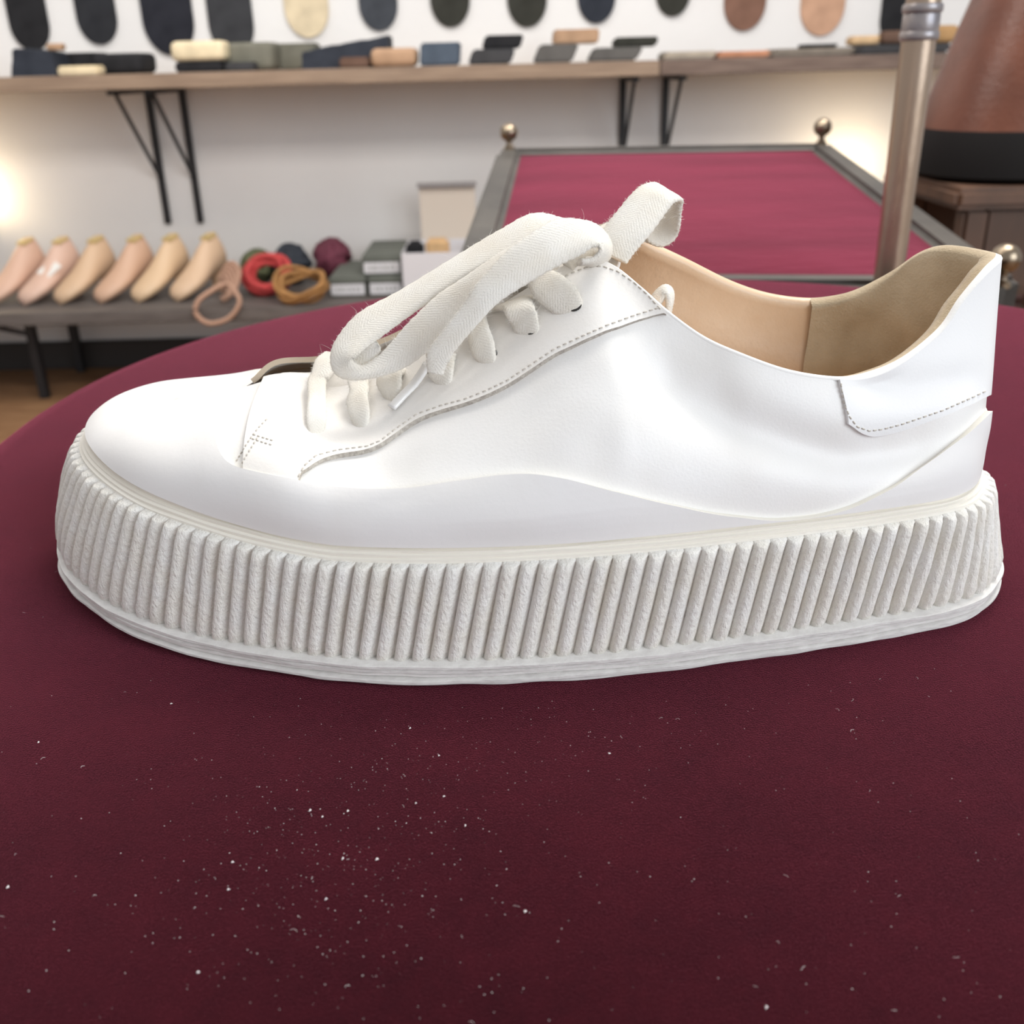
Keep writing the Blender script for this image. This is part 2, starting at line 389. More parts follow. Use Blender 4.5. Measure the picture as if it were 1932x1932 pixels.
st(-.075, .331, ridge[4]+np.array([0, .001, 0.0]), .93, .02, .35, .40)
st(-.089, .3315, ridge[3], 1.0, -.05, .30, .40)
st(-.106, .3275, ridge[2], 1.0, -.12, .26, .38)
st(-.120, .317, ridge[1], 1.0, -.18, .24, .38)
NST = len(ST); SUB = 14; NT = NST*SUB
fidx = np.array([s[0] for s in ST], float)
for i in range(1, NST):
    if fidx[i] < fidx[i-1]-NP/2: fidx[i:] += NP
fidx[0] = fidx[0]-NP if fidx[0] > NP/2 else fidx[0]
# monotone interpolation of the feather index, periodic
def per_interp(vals, wrap=0.0):
    v = np.asarray(vals, float); ext = np.concatenate([v[-2:]-wrap, v, v[:3]+wrap])
    out = []
    for i in range(NST):
        a, b, c, d = ext[i+1], ext[i+2], ext[i+3], ext[i+4]
        m0 = (c-a)/2; m1 = (d-b)/2
        for q in range(SUB):
            f = q/SUB
            out.append((2*f**3-3*f**2+1)*b+(f**3-2*f**2+f)*m0+(-2*f**3+3*f**2)*c+(f**3-f**2)*m1)
    return np.array(out)
fi = per_interp(fidx, NP)/NP
F = np.c_[interp_p(feath, fi), interp_p(FZ, fi)]
Nn = interp_p(nrm, fi); Nn /= np.linalg.norm(Nn, axis=1)[:, None]; N3 = np.c_[Nn, np.zeros(NT)]
R = per_interp([s[1] for s in ST])
hz = per_interp([s[2] for s in ST]); b1 = per_interp([s[3] for s in ST]); k1 = per_interp([s[4] for s in ST]); k2 = per_interp([s[5] for s in ST])
Ld = np.linalg.norm(R-F, axis=1)
P1 = F+np.array([0, 0, 1.0])*(Ld*k1)[:, None]+N3*(Ld*b1)[:, None]
hd = (F-R); hd[:, 2] = 0; hd /= np.linalg.norm(hd, axis=1)[:, None]
hd = hd*0.75+N3*0.25; hd /= np.linalg.norm(hd, axis=1)[:, None]
d2 = hd*hz[:, None]+np.array([0, 0, -1.0])*(1-hz)[:, None]; d2 /= np.linalg.norm(d2, axis=1)[:, None]
P2 = R+d2*(Ld*k2)[:, None]
# shallow hollow below the padded collar (near side crease, mirrored on the far side)
NV = 41; VV = np.linspace(0, 1, NV)
def surf(ti, v):
    v = v[..., None]; a, b, c, d = F[ti], P1[ti], P2[ti], R[ti]
    return (1-v)**3*a+3*(1-v)**2*v*b+3*(1-v)*v**2*c+v**3*d
TI, VG = np.meshgrid(np.arange(NT), VV, indexing='ij')
G = surf(TI, VG)
def normals(G):
    du = np.roll(G, -1, 0)-np.roll(G, 1, 0); dv = np.gradient(G, axis=1)
    n = np.cross(du, dv); L_ = np.linalg.norm(n, axis=2)[..., None]; n = n/np.maximum(L_, 1e-12)
    return n
GN = normals(G)
out_sign = np.sign(np.sum(GN[NT//4, NV//3]*N3[NT//4])); GN *= out_sign
def seg_dist(P, line):
    P = np.asarray(P); best = np.full(P.shape[:-1], 1e9); par = np.zeros(P.shape[:-1])
    line = np.asarray(line, float); L_ = np.r_[0, np.cumsum(np.linalg.norm(np.diff(line, axis=0), axis=1))]
    for i in range(len(line)-1):
        a, b = line[i], line[i+1]; ab = b-a; q = np.clip(((P-a)@ab)/(ab@ab), 0, 1)
        d = np.linalg.norm(P-(a+q[..., None]*ab), axis=-1); m = d < best; best[m] = d[m]; par[m] = (L_[i]+q[m]*(L_[i+1]-L_[i]))/L_[-1]
    return best, par
near_t = np.arange(0, int(24.2*SUB))
PX = proj(G)
disp = np.zeros((NT, NV))
def crease(line, depth, width, f0=0.15, f1=0.15):
    d, q = seg_dist(PX[near_t], line)
    env = np.clip(q/f0, 0, 1)*np.clip((1-q)/f1, 0, 1)
    disp[near_t] += -depth*np.exp(-(d/width)**2)*env
crease([(1185, 640), (1235, 690), (1310, 752), (1400, 800), (1500, 835), (1600, 862), (1720, 850), (1850, 800)], .0034, 48)
crease([(1130, 680), (1160, 760), (1120, 850), (1080, 900)], .0009, 38, .3, .3)
crease([(700, 860), (730, 890), (720, 925)], .0009, 26, .3, .3)
crease([(640, 1000), (700, 960), (820, 930)], .0004, 20, .3, .3)
crease([(1600, 700), (1700, 735), (1860, 712)], .0012, 30, .2, .2)
crease([(520, 770), (560, 740), (600, 760)], .0010, 26, .3, .3)
crease([(800, 985), (1000, 1000), (1250, 1010)], -.0008, 60, .3, .3)
# mirror displacement to the far side by v
for i in range(1, NT//2):
    j = NT-i
    if j > 24.5*SUB: disp[j] = disp[min(int(i*24.2/23), int(24.2*SUB)-1)]
fade = np.clip((1-VV)/0.06, 0, 1)*np.clip(VV/0.1, 0, 1)
disp = psmooth(disp, 3)*fade[None, :]
G = G+GN*disp[..., None]; GN = normals(G)*out_sign; PX = proj(G)

def sample(t, v):      # bilinear lookup of the displaced outer surface (t index float, v 0..1)
    t = np.mod(np.asarray(t, float), NT); v = np.clip(np.asarray(v, float), 0, 1)*(NV-1)
    i = np.floor(t).astype(int) % NT; i2 = (i+1) % NT; f = (t-np.floor(t))[..., None]
    j = np.minimum(np.floor(v).astype(int), NV-2); g = (v-j)[..., None]
    def bl(A): return (A[i, j]*(1-f)+A[i2, j]*f)*(1-g)+(A[i, j+1]*(1-f)+A[i2, j+1]*f)*g
    n = bl(GN); n /= np.linalg.norm(n, axis=-1)[..., None]+1e-12
    return bl(G), n
def in_poly(P, poly):
    x, y = P[..., 0], P[..., 1]; c = np.zeros(x.shape, bool); n = len(poly)
    for i in range(n):
        x1, y1 = poly[i]; x2, y2 = poly[(i+1) % n]
        if y1 == y2: continue
        m = ((y1 > y) != (y2 > y)) & (x < (x2-x1)*(y-y1)/(y2-y1)+x1); c ^= m
    return c
def edge_v(poly, inside_from_bottom=True, ts=None):
    """for near ribs: v where the rib leaves (or enters) the photographed region"""
    fine = np.linspace(0, 1, 241); res = np.zeros(NT)
    for t in ts:
        p, _ = sample(np.full(241, float(t)), fine); ins = in_poly(proj(p), poly)
        if inside_from_bottom:
            k = np.argmin(ins) if not ins.all() else 240
            if ins[:3].sum() == 0:
                k = 0
        else:
            k = 240 if not ins.any() else np.argmax(ins)
        res[t] = fine[k]
    return res
# upper shell (vamp + quarters)
faces = grid_faces(NT, NV, True)
me = mesh_data('upper', G.reshape(-1, 3), faces, M_lea); UP = wobj('upper', me, shoe); UP['label'] = 'smooth white leather upper'

def patch(name, t0, t1, vlo, vhi, th, m, m_edge, nt=260, nv=26, soft=0.0004, closed=False, base=-0.0004):
    """raised layer on the upper between two v-curves, with a real cut edge all round"""
    ts = np.linspace(t0, t1, nt); lo = np.interp(ts, np.arange(-NT, 2*NT), np.tile(vlo, 3)); hi = np.interp(ts, np.arange(-NT, 2*NT), np.tile(vhi, 3)) if not np.isscalar(vhi) else np.full(nt, vhi)
    q = np.linspace(0, 1, nv); V = lo[:, None]+(hi-lo)[:, None]*q[None, :]
    T = np.repeat(ts[:, None], nv, 1); p, n = sample(T, V)
    lay = p+n*th
    rim_in = p+n*(th-soft); foot = p+n*base
    vs = list(lay.reshape(-1, 3)); fs = grid_faces(nt, nv); mi = [0]*len(fs)
    def skirt(ids):
        nonlocal vs, fs, mi
        i0 = len(vs)
        L_ = np.array([lay[a, b] for a, b in ids]); B_ = np.array([foot[a, b] for a, b in ids])
        c = np.array([lay[nt//2, nv//2]])
        # step outwards slightly so the edge is rounded
        vs += list(L_*0.30+B_*0.70+0)
        vs += list(B_)
        k = len(ids)
        for a in range(k-1):
            A0 = ids[a][0]*nv+ids[a][1]; A1 = ids[a+1][0]*nv+ids[a+1][1]
            fs.append((A0, A1, i0+a+1, i0+a)); mi.append(1)
            fs.append((i0+a, i0+a+1, i0+k+a+1, i0+k+a)); mi.append(1)
    skirt([(a, 0) for a in range(nt)]); skirt([(a, nv-1) for a in range(nt)][::-1])
    if not closed:
        skirt([(0, b) for b in range(nv)][::-1]); skirt([(nt-1, b) for b in range(nv)])
    me = mesh_data(name, vs, fs, [m, m_edge]); me.polygons.foreach_set('material_index', mi)
    me.set_sharp_from_angle(angle=math.radians(50)); return me

near_ts = list(range(0, int(24*SUB)+1))
# rubber mudguard: toe cap and side band
FOX = [(398, 835), (403, 857), (420, 876), (445, 886), (520, 903), (600, 920), (680, 930), (760, 928), (850, 915), (940, 900), (1000, 895), (1060, 903),
       (1150, 925), (1250, 948), (1350, 968), (1450, 978), (1520, 976), (1600, 956), (1680, 919), (1760, 866), (1820, 815), (1872, 762), (1990, 700)]
fpoly = [(470, 700), (440, 735), (415, 770), (402, 800)]+FOX+[(1990, 1400), (-50, 1400), (-50, 600), (470, 600)]
vf = edge_v(fpoly, True, near_ts)
def smooth1(a, k):
    w = np.exp(-0.5*(np.arange(-3*k, 3*k+1)/k)**2); w /= w.sum(); return np.convolve(np.pad(a, 3*k, mode='edge'), w, mode='valid')
vf_n = smooth1(vf[:len(near_ts)], 3)
vfox = np.zeros(NT); vfox[:len(near_ts)] = vf_n
for j in range(len(near_ts), NT):       # far side mirrors the near side
    vfox[j] = np.interp((NT-j)/(NT-24*SUB)*24*SUB, np.arange(len(near_ts)), vf_n)
me = patch('rubber_mudguard', 0, NT, np.full(NT, 0.0), vfox, 0.0018, M_rub, M_lip, nt=NT+1, nv=30, closed=True)
FOXO = wobj('rubber_mudguard', me, shoe); FOXO['label'] = 'white rubber toe cap and wavy side band'
# eyestay
EYE_LOW = [(566, 915), (578, 893), (600, 874), (640, 864), (695, 857), (722, 846), (750, 824), (790, 796), (835, 780), (880, 768), (920, 752), (960, 733),
           (1005, 703), (1050, 673), (1100, 650), (1150, 628), (1200, 610), (1258, 592)]
def t_of(px, py, lo=0, hi=24*SUB):
    sub = PX[lo:hi]; d = (sub[..., 0]-px)**2+(sub[..., 1]-py)**2; i, j = np.unravel_index(np.argmin(d), d.shape); return lo+i, VV[j]
epoly = [(440, 960), (560, 960)]+EYE_LOW+[(1300, 560), (1300, 300), (300, 300), (440, 860)]
ve = edge_v(epoly, False, near_ts)
ta, _ = t_of(463, 850); tb_, _ = t_of(1256, 592)
tfoot, _ = t_of(566, 915)
vlo_e = np.zeros(NT); vlo_e[:len(near_ts)] = ve[:len(near_ts)]
for t in range(NT):
    if t < tfoot+1: vlo_e[t] = max(vfox[t]-0.012, 0)
seg = vlo_e[tfoot+1:tb_+3].copy(); vlo_e[tfoot+1:tb_+3] = smooth1(seg, 2)
vlo_e = np.minimum(vlo_e, 0.985)
me = patch('eyestay', ta, tb_, vlo_e, 1.0, 0.0014, M_eye, M_edge, nt=320, nv=30)
EYEO = wobj('eyestay', me, shoe); EYEO['label'] = 'cream leather lace facing with raw grey edge'
# far eyestay (mirror)
vlo_far = np.ones(NT)
for j in range(int(36*SUB), int(43*SUB)): vlo_far[j] = 0.45
me = patch('eyestay', 36*SUB, 42.9*SUB, vlo_far, 1.0, 0.0012, M_eye, M_flap, nt=90, nv=14)
wobj('eyestay', me, shoe)
# heel tab
HT = [(1576, 700), (1579, 735), (1586, 765), (1597, 795), (1615, 815), (1640, 823), (1665, 820), (1700, 811), (1780, 784), (1830, 763), (1872, 740), (1990, 700)]
hpoly = HT+[(1990, 300), (1576, 300)]
vh = edge_v(hpoly, False, near_ts); th0, _ = t_of(1580, 722)
vlo_h = np.ones(NT)*0.98; vlo_h[:len(near_ts)] = vh[:len(near_ts)]
vlo_h[th0:len(near_ts)] = smooth1(vlo_h[th0:len(near_ts)], 2)
for j in range(len(near_ts), NT): vlo_h[j] = np.interp((NT-j)/(NT-24*SUB)*24*SUB, np.arange(len(near_ts)), vlo_h[:len(near_ts)])
vlo_h = np.minimum(vlo_h, .985)
tf1 = NT-th0*(NT-24*SUB)/(24*SUB)
me = patch('heel_tab', th0, tf1, vlo_h, 1.0, 0.0011, M_leaB, M_leaB, nt=280, nv=26)
HTO = wobj('heel_tab', me, shoe); HTO['label'] = 'white leather heel tab with stitched lower edge'

# lining: rim roll + inner wall from throat top round the heel to the far throat top
t0l, t1l = 11*SUB-4, 36*SUB+4
def seam_t(v, px=1518):
    tt = np.arange(26*SUB, 36*SUB); p, _ = sample(tt.astype(float), np.full(len(tt), v)); x = proj(p)[:, 0]-(px+10*(v-.6)/.4)
    k = np.where((x[:-1] > 0) & (x[1:] <= 0))[0]; return float(tt[k[0]]+x[k[0]]/(x[k[0]]-x[k[0]+1])) if len(k) else 31*SUB+4.
def lining(name, fa, fb, m, depth=0.0030, vmin=0.0):
    rows = []; nq = int((fb(1.0)-fa(1.0))/2)+1
    ts = np.linspace(fa(1.0), fb(1.0), nq); top, n = sample(ts, np.ones(nq))
    inn = -n.copy(); inn[:, 2] *= 0.3; inn /= np.linalg.norm(inn, axis=1)[:, None]
    lip = (0.00005+0.00115*((ts > th0-1) & (ts < tf1+1)))[:, None]
    rows += [top+n*lip+[0, 0, -0.0002], top+n*lip*.7+[0, 0, 0.0004], top+inn*0.0006+[0, 0, 0.0009], top+inn*0.0020+[0, 0, 0.0007], top+inn*depth*1.05+[0, 0, -0.0006]]
    for v in np.linspace(0.95, vmin, 20):
        ts = np.linspace(fa(v), fb(v), nq); p, n = sample(ts, np.full(nq, v)); i2 = -n.copy(); i2[:, 2] *= 0.25; i2 /= np.linalg.norm(i2, axis=1)[:, None]
        rows.append(p+i2*depth)
    Gd = np.stack(rows, 1); nvv = len(rows)
    me = mesh_data(name, Gd.reshape(-1, 3), grid_faces(nq, nvv), [m, M_lea])
    me.polygons.foreach_set('material_index', [1 if j < 2 else 0 for i in range(nq-1) for j in range(nvv-1)])
    return me
tseam_near = 18.6*SUB
seam_far = [seam_t(v) for v in np.linspace(0, 1, 21)]
sf = lambda v: float(np.interp(v, np.linspace(0, 1, 21), seam_far))
wobj('lining', lining('lining', lambda v: t0l, lambda v: tseam_near, M_lin), shoe)['label'] = 'smooth tan leather lining'
wobj('heel_lining', lining('heel_lining', lambda v: tseam_near-1, lambda v: sf(v)+1, M_sue, 0.0044), shoe)['label'] = 'beige suede heel lining'
wobj('lining', lining('lining', sf, lambda v: t1l, M_lin), shoe)
# insole
n = 120; idx = np.linspace(0, NP, n, endpoint=False).astype(int)
ins = ol[idx]-nrm[idx]*0.0085
vs = [(x, y, float(z_top(x))+0.0075) for x, y in ins]; ctr = len(vs); cx = ins.mean(0)
vs += [(cx[0]+(x-cx[0])*.5, cx[1]+(y-cx[1])*.5, float(z_top(x))+0.006) for x, y in ins]; vs.append((cx[0], cx[1], 0.038))
fs = [(k, (k+1) % n, n+(k+1) % n, n+k) for k in range(n)]+[(n+k, n+(k+1) % n, 2*n) for k in range(n)]
wobj('insole', mesh_data('insole', vs, fs, M_lin), shoe)
# tongue: arched strip under the facings
rows = []
for q in np.linspace(4.3, 11.6, 40):
    a, _ = sample(np.array([q*SUB]), np.array([1.0])); a = a[0]
    bt = 36+(11.6-q)/(11.6-4.3)*(42.6-36)
    b, _ = sample(np.array([bt*SUB]), np.array([1.0])); b = b[0]
    a = a+(a-b)*0.10; b = b+(b-a)*0.08
    row = []
    for w in np.linspace(0, 1, 17):
        p = a+(b-a)*w; p = p+np.array([0, 0, -0.0042+0.0030*math.sin(math.pi*w)]); row.append(p)
    rows.append(row)
rows = np.array(rows); ext = []
dirv = (rows[-1]-rows[-8]); dirv = dirv/np.linalg.norm(dirv, axis=1)[:, None]
for k, (l, sq) in enumerate([(0.0008, .96), (.0016, .90), (.0024, .80), (.003, .65), (.0034, .5)]):
    c = rows[-1].mean(0); ext.append((rows[-1]-c)*sq+c+dirv*l+np.array([0, 0, 0.0004*k]))
Gt = np.concatenate([rows, np.array(ext)], 0); nu, nv = Gt.shape[:2]
nt_ = np.cross(np.gradient(Gt, axis=0), np.gradient(Gt, axis=1)); nt_ /= np.linalg.norm(nt_, axis=2)[..., None]; sg = np.sign(nt_[nu//2, nv//2, 2]); nt_ *= sg
Gb = Gt-nt_*0.0018
vs = list(Gt.reshape(-1, 3))+list(Gb.reshape(-1, 3)); off = nu*nv
fs = grid_faces(nu, nv)+[tuple(reversed(f)) for f in grid_faces(nu, nv, off=off)]
loop = [(i, 0) for i in range(nu)]+[(nu-1, j) for j in range(1, nv)]+[(i, nv-1) for i in range(nu-2, -1, -1)]+[(0, j) for j in range(nv-2, 0, -1)]
for k in range(len(loop)):
    a = loop[k][0]*nv+loop[k][1]; b = loop[(k+1) % len(loop)][0]*nv+loop[(k+1) % len(loop)][1]; fs.append((a, b, off+b, off+a))
TON = wobj('tongue', mesh_data('tongue', vs, fs, M_eye), shoe)

# ---- ray casting on the finished shoe shell to place stitches, eyelets and laces
def bvh_of(objs):
    V, Fc = [], []
    for o_ in objs:
        b = len(V); V += [v.co.copy() for v in o_.data.vertices]; Fc += [tuple(b+i for i in p.vertices) for p in o_.data.polygons]
    return BVHTree.FromPolygons(V, Fc)
BV = bvh_of([UP, FOXO, EYEO, HTO])
def hit(x, y, lift=0.0):
    d = Vector(ray(x, y)).normalized(); h = BV.ray_cast(Vector(CAMP), d)
    if h[0] is None: return None
    nn = h[1] if h[1].dot(d) < 0 else -h[1]
    return np.array(h[0]+nn*lift), np.array(nn)
def stitches(name, line, m, step=12.5, length=7.0, w=0.00022, lift=0.00008, parent=None):
    line = np.asarray(line, float); L_ = np.r_[0, np.cumsum(np.linalg.norm(np.diff(line, axis=0), axis=1))]
    vs, fs = [], []; s = 0.0
    while s < L_[-1]-length:
        pts = []
        for f in (0, .25, .5, .75, 1):
            q = s+f*length; x = np.interp(q, L_, line[:, 0]); y = np.interp(q, L_, line[:, 1]); h = hit(x, y, lift-(0.0001 if f in (0, 1) else 0))
            if h: pts.append(h[0])
        if len(pts) == 5 and np.linalg.norm(pts[-1]-pts[0]) < 0.004:
            v, f = tube_geo(pts, w, 5, off=len(vs)); vs += v; fs += f
        s += step*random.uniform(.92, 1.08)
    if not vs: return None
    o_ = wobj(name, mesh_data(name, vs, fs, m), parent); o_['kind'] = 'stuff'; return o_
up_off = [(x-3, y-15) for x, y in EYE_LOW]
stitches('stitching', up_off, M_stitch, parent=EYEO)
stitches('stitching', [(1246, 583), (1222, 556), (1195, 532), (1165, 512), (1138, 503), (1110, 503), (1085, 512), (1060, 524)], M_stitch, parent=EYEO)
stitches('stitching', [(1587, 724), (1592, 757), (1602, 785), (1617, 805), (1640, 813), (1665, 810), (1700, 801), (1780, 774), (1830, 752), (1866, 735)], M_stitch, 11, 6, parent=HTO)
stitches('stitching', [(446, 870), (462, 844), (478, 820), (492, 803), (506, 789)], M_stitch, 8.5, 4, parent=EYEO)
stitches('stitching', [(457, 874), (472, 849), (486, 826)], M_stitch, 8.5, 4, parent=EYEO)
stitches('stitching', [(478, 820), (500, 827), (520, 833)], M_stitch, 8.5, 4, parent=EYEO)
stitches('stitching', [(476, 828), (500, 836), (518, 841)], M_stitch, 8.5, 4, parent=EYEO)

# ---- laces
LACE = None
FUZZ = []
def ribbon(name, A, B, th=0.00085, n=None, parent=None, m=None, fuzz=1.0, closed=False, pts=14):
    """flat woven ribbon whose two long edges follow A and B (lists of world points)"""
    A, B = np.asarray(A, float), np.asarray(B, float); n = n or max(24, len(A)*9)
    A, B = catmull(A, n), catmull(B, n); Cc = (A+B)/2
    T = np.gradient(Cc, axis=0); T /= np.linalg.norm(T, axis=1)[:, None]
    w = (B-A)/2; hw = np.linalg.norm(w, axis=1)
    wd = w/hw[:, None]; wd = wd-T*np.sum(wd*T, 1)[:, None]; wd /= np.linalg.norm(wd, axis=1)[:, None]
    nn = np.cross(T, wd)
    L_ = np.r_[0, np.cumsum(np.linalg.norm(np.diff(Cc, axis=0), axis=1))]
    vs, uv = [], []
    for i in range(n):
        for k in range(pts):
            a = 2*math.pi*k/pts; ca, sa = math.cos(a), math.sin(a)
            x = math.copysign(abs(ca)**0.7, ca); y = math.copysign(abs(sa)**0.7, sa)
            jx = 1+0.02*math.sin(i*1.7+k)
            vs.append(Cc[i]+wd[i]*hw[i]*x*jx+nn[i]*th*y*(1+0.10*math.sin(3.1*i+k*2))); uv.append((L_[i], hw[i]*x))
    fs = []
    for i in range(n-1):
        for k in range(pts): fs.append((i*pts+k, i*pts+(k+1) % pts, (i+1)*pts+(k+1) % pts, (i+1)*pts+k))
    fs.append(tuple(range(pts))[::-1]); fs.append(tuple((n-1)*pts+k for k in range(pts)))
    me = mesh_data(name, vs, fs, m or M_lace)
    ul = me.uv_layers.new(name='UVMap')
    for lp in me.loops: ul.data[lp.index].uv = uv[lp.vertex_index]
    for _ in range(int(L_[-1]*11000*fuzz)):
        i = random.randrange(n); k = random.choice([0, 0, 1, pts-1, pts//2, pts//2, pts//2+1, random.randrange(pts)])
        p = np.array(vs[i*pts+k]); d = p-Cc[i]; d /= np.linalg.norm(d); FUZZ.append((p, d))
    o_ = wobj(name, me, parent) if parent is not None else None
    return o_ if o_ else me
def PX3(lst): return [at(*p) for p in lst]
# bow knot body first: parent of the other lace pieces
kn = ribbon('shoelace', PX3([(1048, 500, .2655), (1078, 470, .268), (1112, 440, .273), (1150, 418, .281), (1172, 418, .287)]),
            PX3([(1092, 506, .2645), (1118, 486, .266), (1150, 470, .270), (1178, 458, .278), (1190, 450, .285)]), th=.0012, parent=shoe)
kn['label'] = 'fluffy off-white flat cotton shoelace tied in a bow'; LACE = kn
# large front loop (one strand up, bend, one strand back)
A = PX3([(1105, 428, .281), (1060, 412, .282), (1015, 404, .282), (955, 432, .280), (870, 481, .277), (757, 547, .272), (676, 591, .268), (634, 640, .264), (624, 672, .261), (632, 698, .258), (672, 714, .2555), (722, 710, .2545), (768, 692, .2545), (805, 662, .2550), (850, 611, .2565), (908, 535, .2600), (965, 488, .2635), (1040, 462, .268)])
B = PX3([(1090, 472, .273), (1050, 452, .274), (1000, 452, .273), (945, 485, .270), (866, 527, .2675), (777, 592, .2640), (722, 634, .2610), (690, 655, .259), (670, 676, .257), (673, 690, .2565), (692, 692, .2575), (716, 672, .2590), (745, 640, .2600), (790, 594, .2615), (862, 536, .2640), (910, 502, .2660), (970, 466, .269), (1040, 440, .273)])
ribbon('bow_loop', A, B, th=.00095, parent=LACE, n=200)
# tip of the other lace end peeking out of the loop
ribbon('lace_end', PX3([(664, 672, .2615), (684, 654, .2615), (702, 643, .2615), (712, 645, .2612)]), PX3([(676, 694, .2600), (698, 682, .2600), (716, 666, .2600), (718, 656, .2605)]), th=.0012, parent=LACE)
# long lace end, close to the lens, curling over the knot, with its aglet
A = PX3([(806, 702, .2475), (806, 668, .2485), (832, 628, .2495), (870, 578, .2510), (905, 528, .2525), (965, 468, .2560), (1030, 430, .2600), (1085, 413, .2640), (1126, 424, .2665), (1150, 452, .2665), (1150, 480, .2645), (1128, 496, .2625), (1100, 496, .2610)])
B = PX3([(836, 708, .2465), (848, 676, .2470), (868, 650, .2475), (905, 608, .2485), (940, 572, .2500), (990, 538, .2520), (1030, 508, .2540), (1064, 482, .2560), (1100, 458, .2580), (1124, 462, .2585), (1126, 478, .2580), (1112, 490, .2575), (1086, 494, .2570)])
ribbon('lace_end', A, B, th=.0009, parent=LACE, n=150)
# right loop: out, fold over the end, back underneath
A = PX3([(1122, 462, .272), (1140, 430, .274), (1168, 396, .277), (1200, 358, .281), (1216, 349, .284), (1236, 350, .289), (1246, 368, .292), (1240, 398, .292), (1222, 420, .290), (1205, 440, .288)])
B = PX3([(1176, 506, .264), (1196, 478, .266), (1222, 446, .2685), (1252, 404, .273), (1270, 382, .2755), (1284, 380, .279), (1283, 412, .2805), (1272, 448, .281), (1252, 466, .281), (1222, 456, .281)])
ribbon('bow_loop', A, B, th=.00095, parent=LACE, n=120)
# second thin strand beside it
ribbon('bow_loop', PX3([(1108, 468, .276), (1130, 440, .279), (1158, 410, .282), (1196, 378, .286), (1222, 362, .289)]), PX3([(1140, 478, .274), (1160, 450, .277), (1184, 424, .280), (1214, 396, .284), (1236, 376, .288)]), th=.0009, parent=LACE)
# rungs: near eyelets to the throat
def eyelet(x, y, r=0.0019, dx=0, dy=1):
    h = hit(x, y)
    if not h: return
    p, nn = h; a = np.cross(nn, [0, 0, 1.0]); a /= np.linalg.norm(a); b = np.cross(nn, a); vs = []
    for k in range(20):
        q = 2*math.pi*k/20; vs.append(p+nn*0.00022+a*r*math.cos(q)+b*r*math.sin(q))
    for k in range(20):
        q = 2*math.pi*k/20; vs.append(p-nn*0.0006+a*r*math.cos(q)+b*r*math.sin(q))
    fs = [tuple(range(20))]+[(k, (k+1) % 20, 20+(k+1) % 20, 20+k) for k in range(20)]
    o_ = wobj('eyelet', mesh_data('eyelet', vs, fs, M_hole_shade, False), EYEO); o_['label'] = 'dark disc standing in for the shade in a lace hole'
def rung(name, A, B, liftA=0.0016, th=.0010, ex=None):
    """A, B: edge polylines in photo px from the eyelet upwards; follow the facing, then leave it"""
    def lift(P):
        out = []
        for k, p in enumerate(P):
            if len(p) == 3: out.append(at(*p))
            else:
                l = -0.0012 if k == 0 else (0.0010 if k == 1 else liftA)
                h = hit(p[0], p[1], l); out.append(h[0] if h else at(p[0], p[1], .262))
        return out
    ribbon(name, lift(A), lift(B), th=th, parent=LACE)
eyelet(597, 806); eyelet(684, 796); eyelet(746, 744); eyelet(843, 712); eyelet(926, 670); eyelet(1004, 620); eyelet(1085, 576)
rung('lace_rung', [(584, 818), (577, 800), (578, 770), (582, 735), (588, 705, .279), (596, 680, .285), (612, 666, .292)], [(606, 818), (614, 800), (618, 770), (622, 735), (628, 705, .277), (634, 685, .283), (644, 674, .290)], .0028)
rung('lace_rung', [(672, 806), (667, 790), (664, 765), (660, 735, .2665), (655, 712, .272)], [(692, 806), (699, 790), (698, 765), (696, 735, .2655), (694, 712, .271)], .0022)
rung('lace_rung', [(738, 756), (727, 742), (722, 722), (724, 700, .2685)], [(752, 756), (762, 742), (766, 722), (768, 696, .268)], .0022)
rung('lace_rung', [(830, 726), (818, 712), (812, 690), (806, 668, .2600)], [(848, 726), (860, 710), (862, 685), (860, 655, .2590)], .0018)
rung('lace_rung', [(915, 687), (896, 668), (889, 640), (886, 610), (880, 580, .2680)], [(936, 684), (938, 664), (930, 634), (922, 604), (914, 570, .2675)], .0020)
rung('lace_rung', [(992, 633), (970, 614), (956, 585), (948, 560), (938, 535, .2665)], [(1018, 630), (1020, 610), (1010, 580), (1000, 552), (988, 525, .2660)], .0020)
rung('lace_rung', [(1068, 594), (1040, 582), (1012, 562), (1002, 543), (994, 528, .2660)], [(1103, 580), (1098, 562), (1070, 540), (1042, 524), (1018, 512, .2655)], .0024)
# aglet lying on the facing
p0, p1 = hit(742, 775, .0010)[0], hit(812, 706, .0030)[0]
ag = []
for (x, y, l) in ((742, 775, .0011), (765, 752, .0013), (790, 728, .0016), (818, 700, .0030)): ag.append(hit(x, y, l)[0])
wdir = np.array(hit(752, 780, .0010)[0])-np.array(hit(733, 770, .0010)[0]); wdir /= np.linalg.norm(wdir)
ribbon('aglet', [p-wdir*0.0016 for p in ag], [p+wdir*0.0016 for p in ag], th=.0007, parent=LACE, m=M_agl, fuzz=0, n=20)['label'] = 'clear white plastic lace tip'
# little folded end behind the facing corner
ribbon('lace_end', PX3([(1205, 590, .2595), (1224, 568, .2605), (1242, 546, .2610), (1255, 538, .2610), (1264, 544, .2605), (1266, 560, .2590), (1262, 590, .2570)]), PX3([(1215, 610, .2555), (1232, 592, .2560), (1246, 570, .2565), (1254, 560, .2565), (1260, 564, .2562), (1261, 582, .2556), (1256, 606, .2550)]), th=.0009, parent=LACE, fuzz=.2)
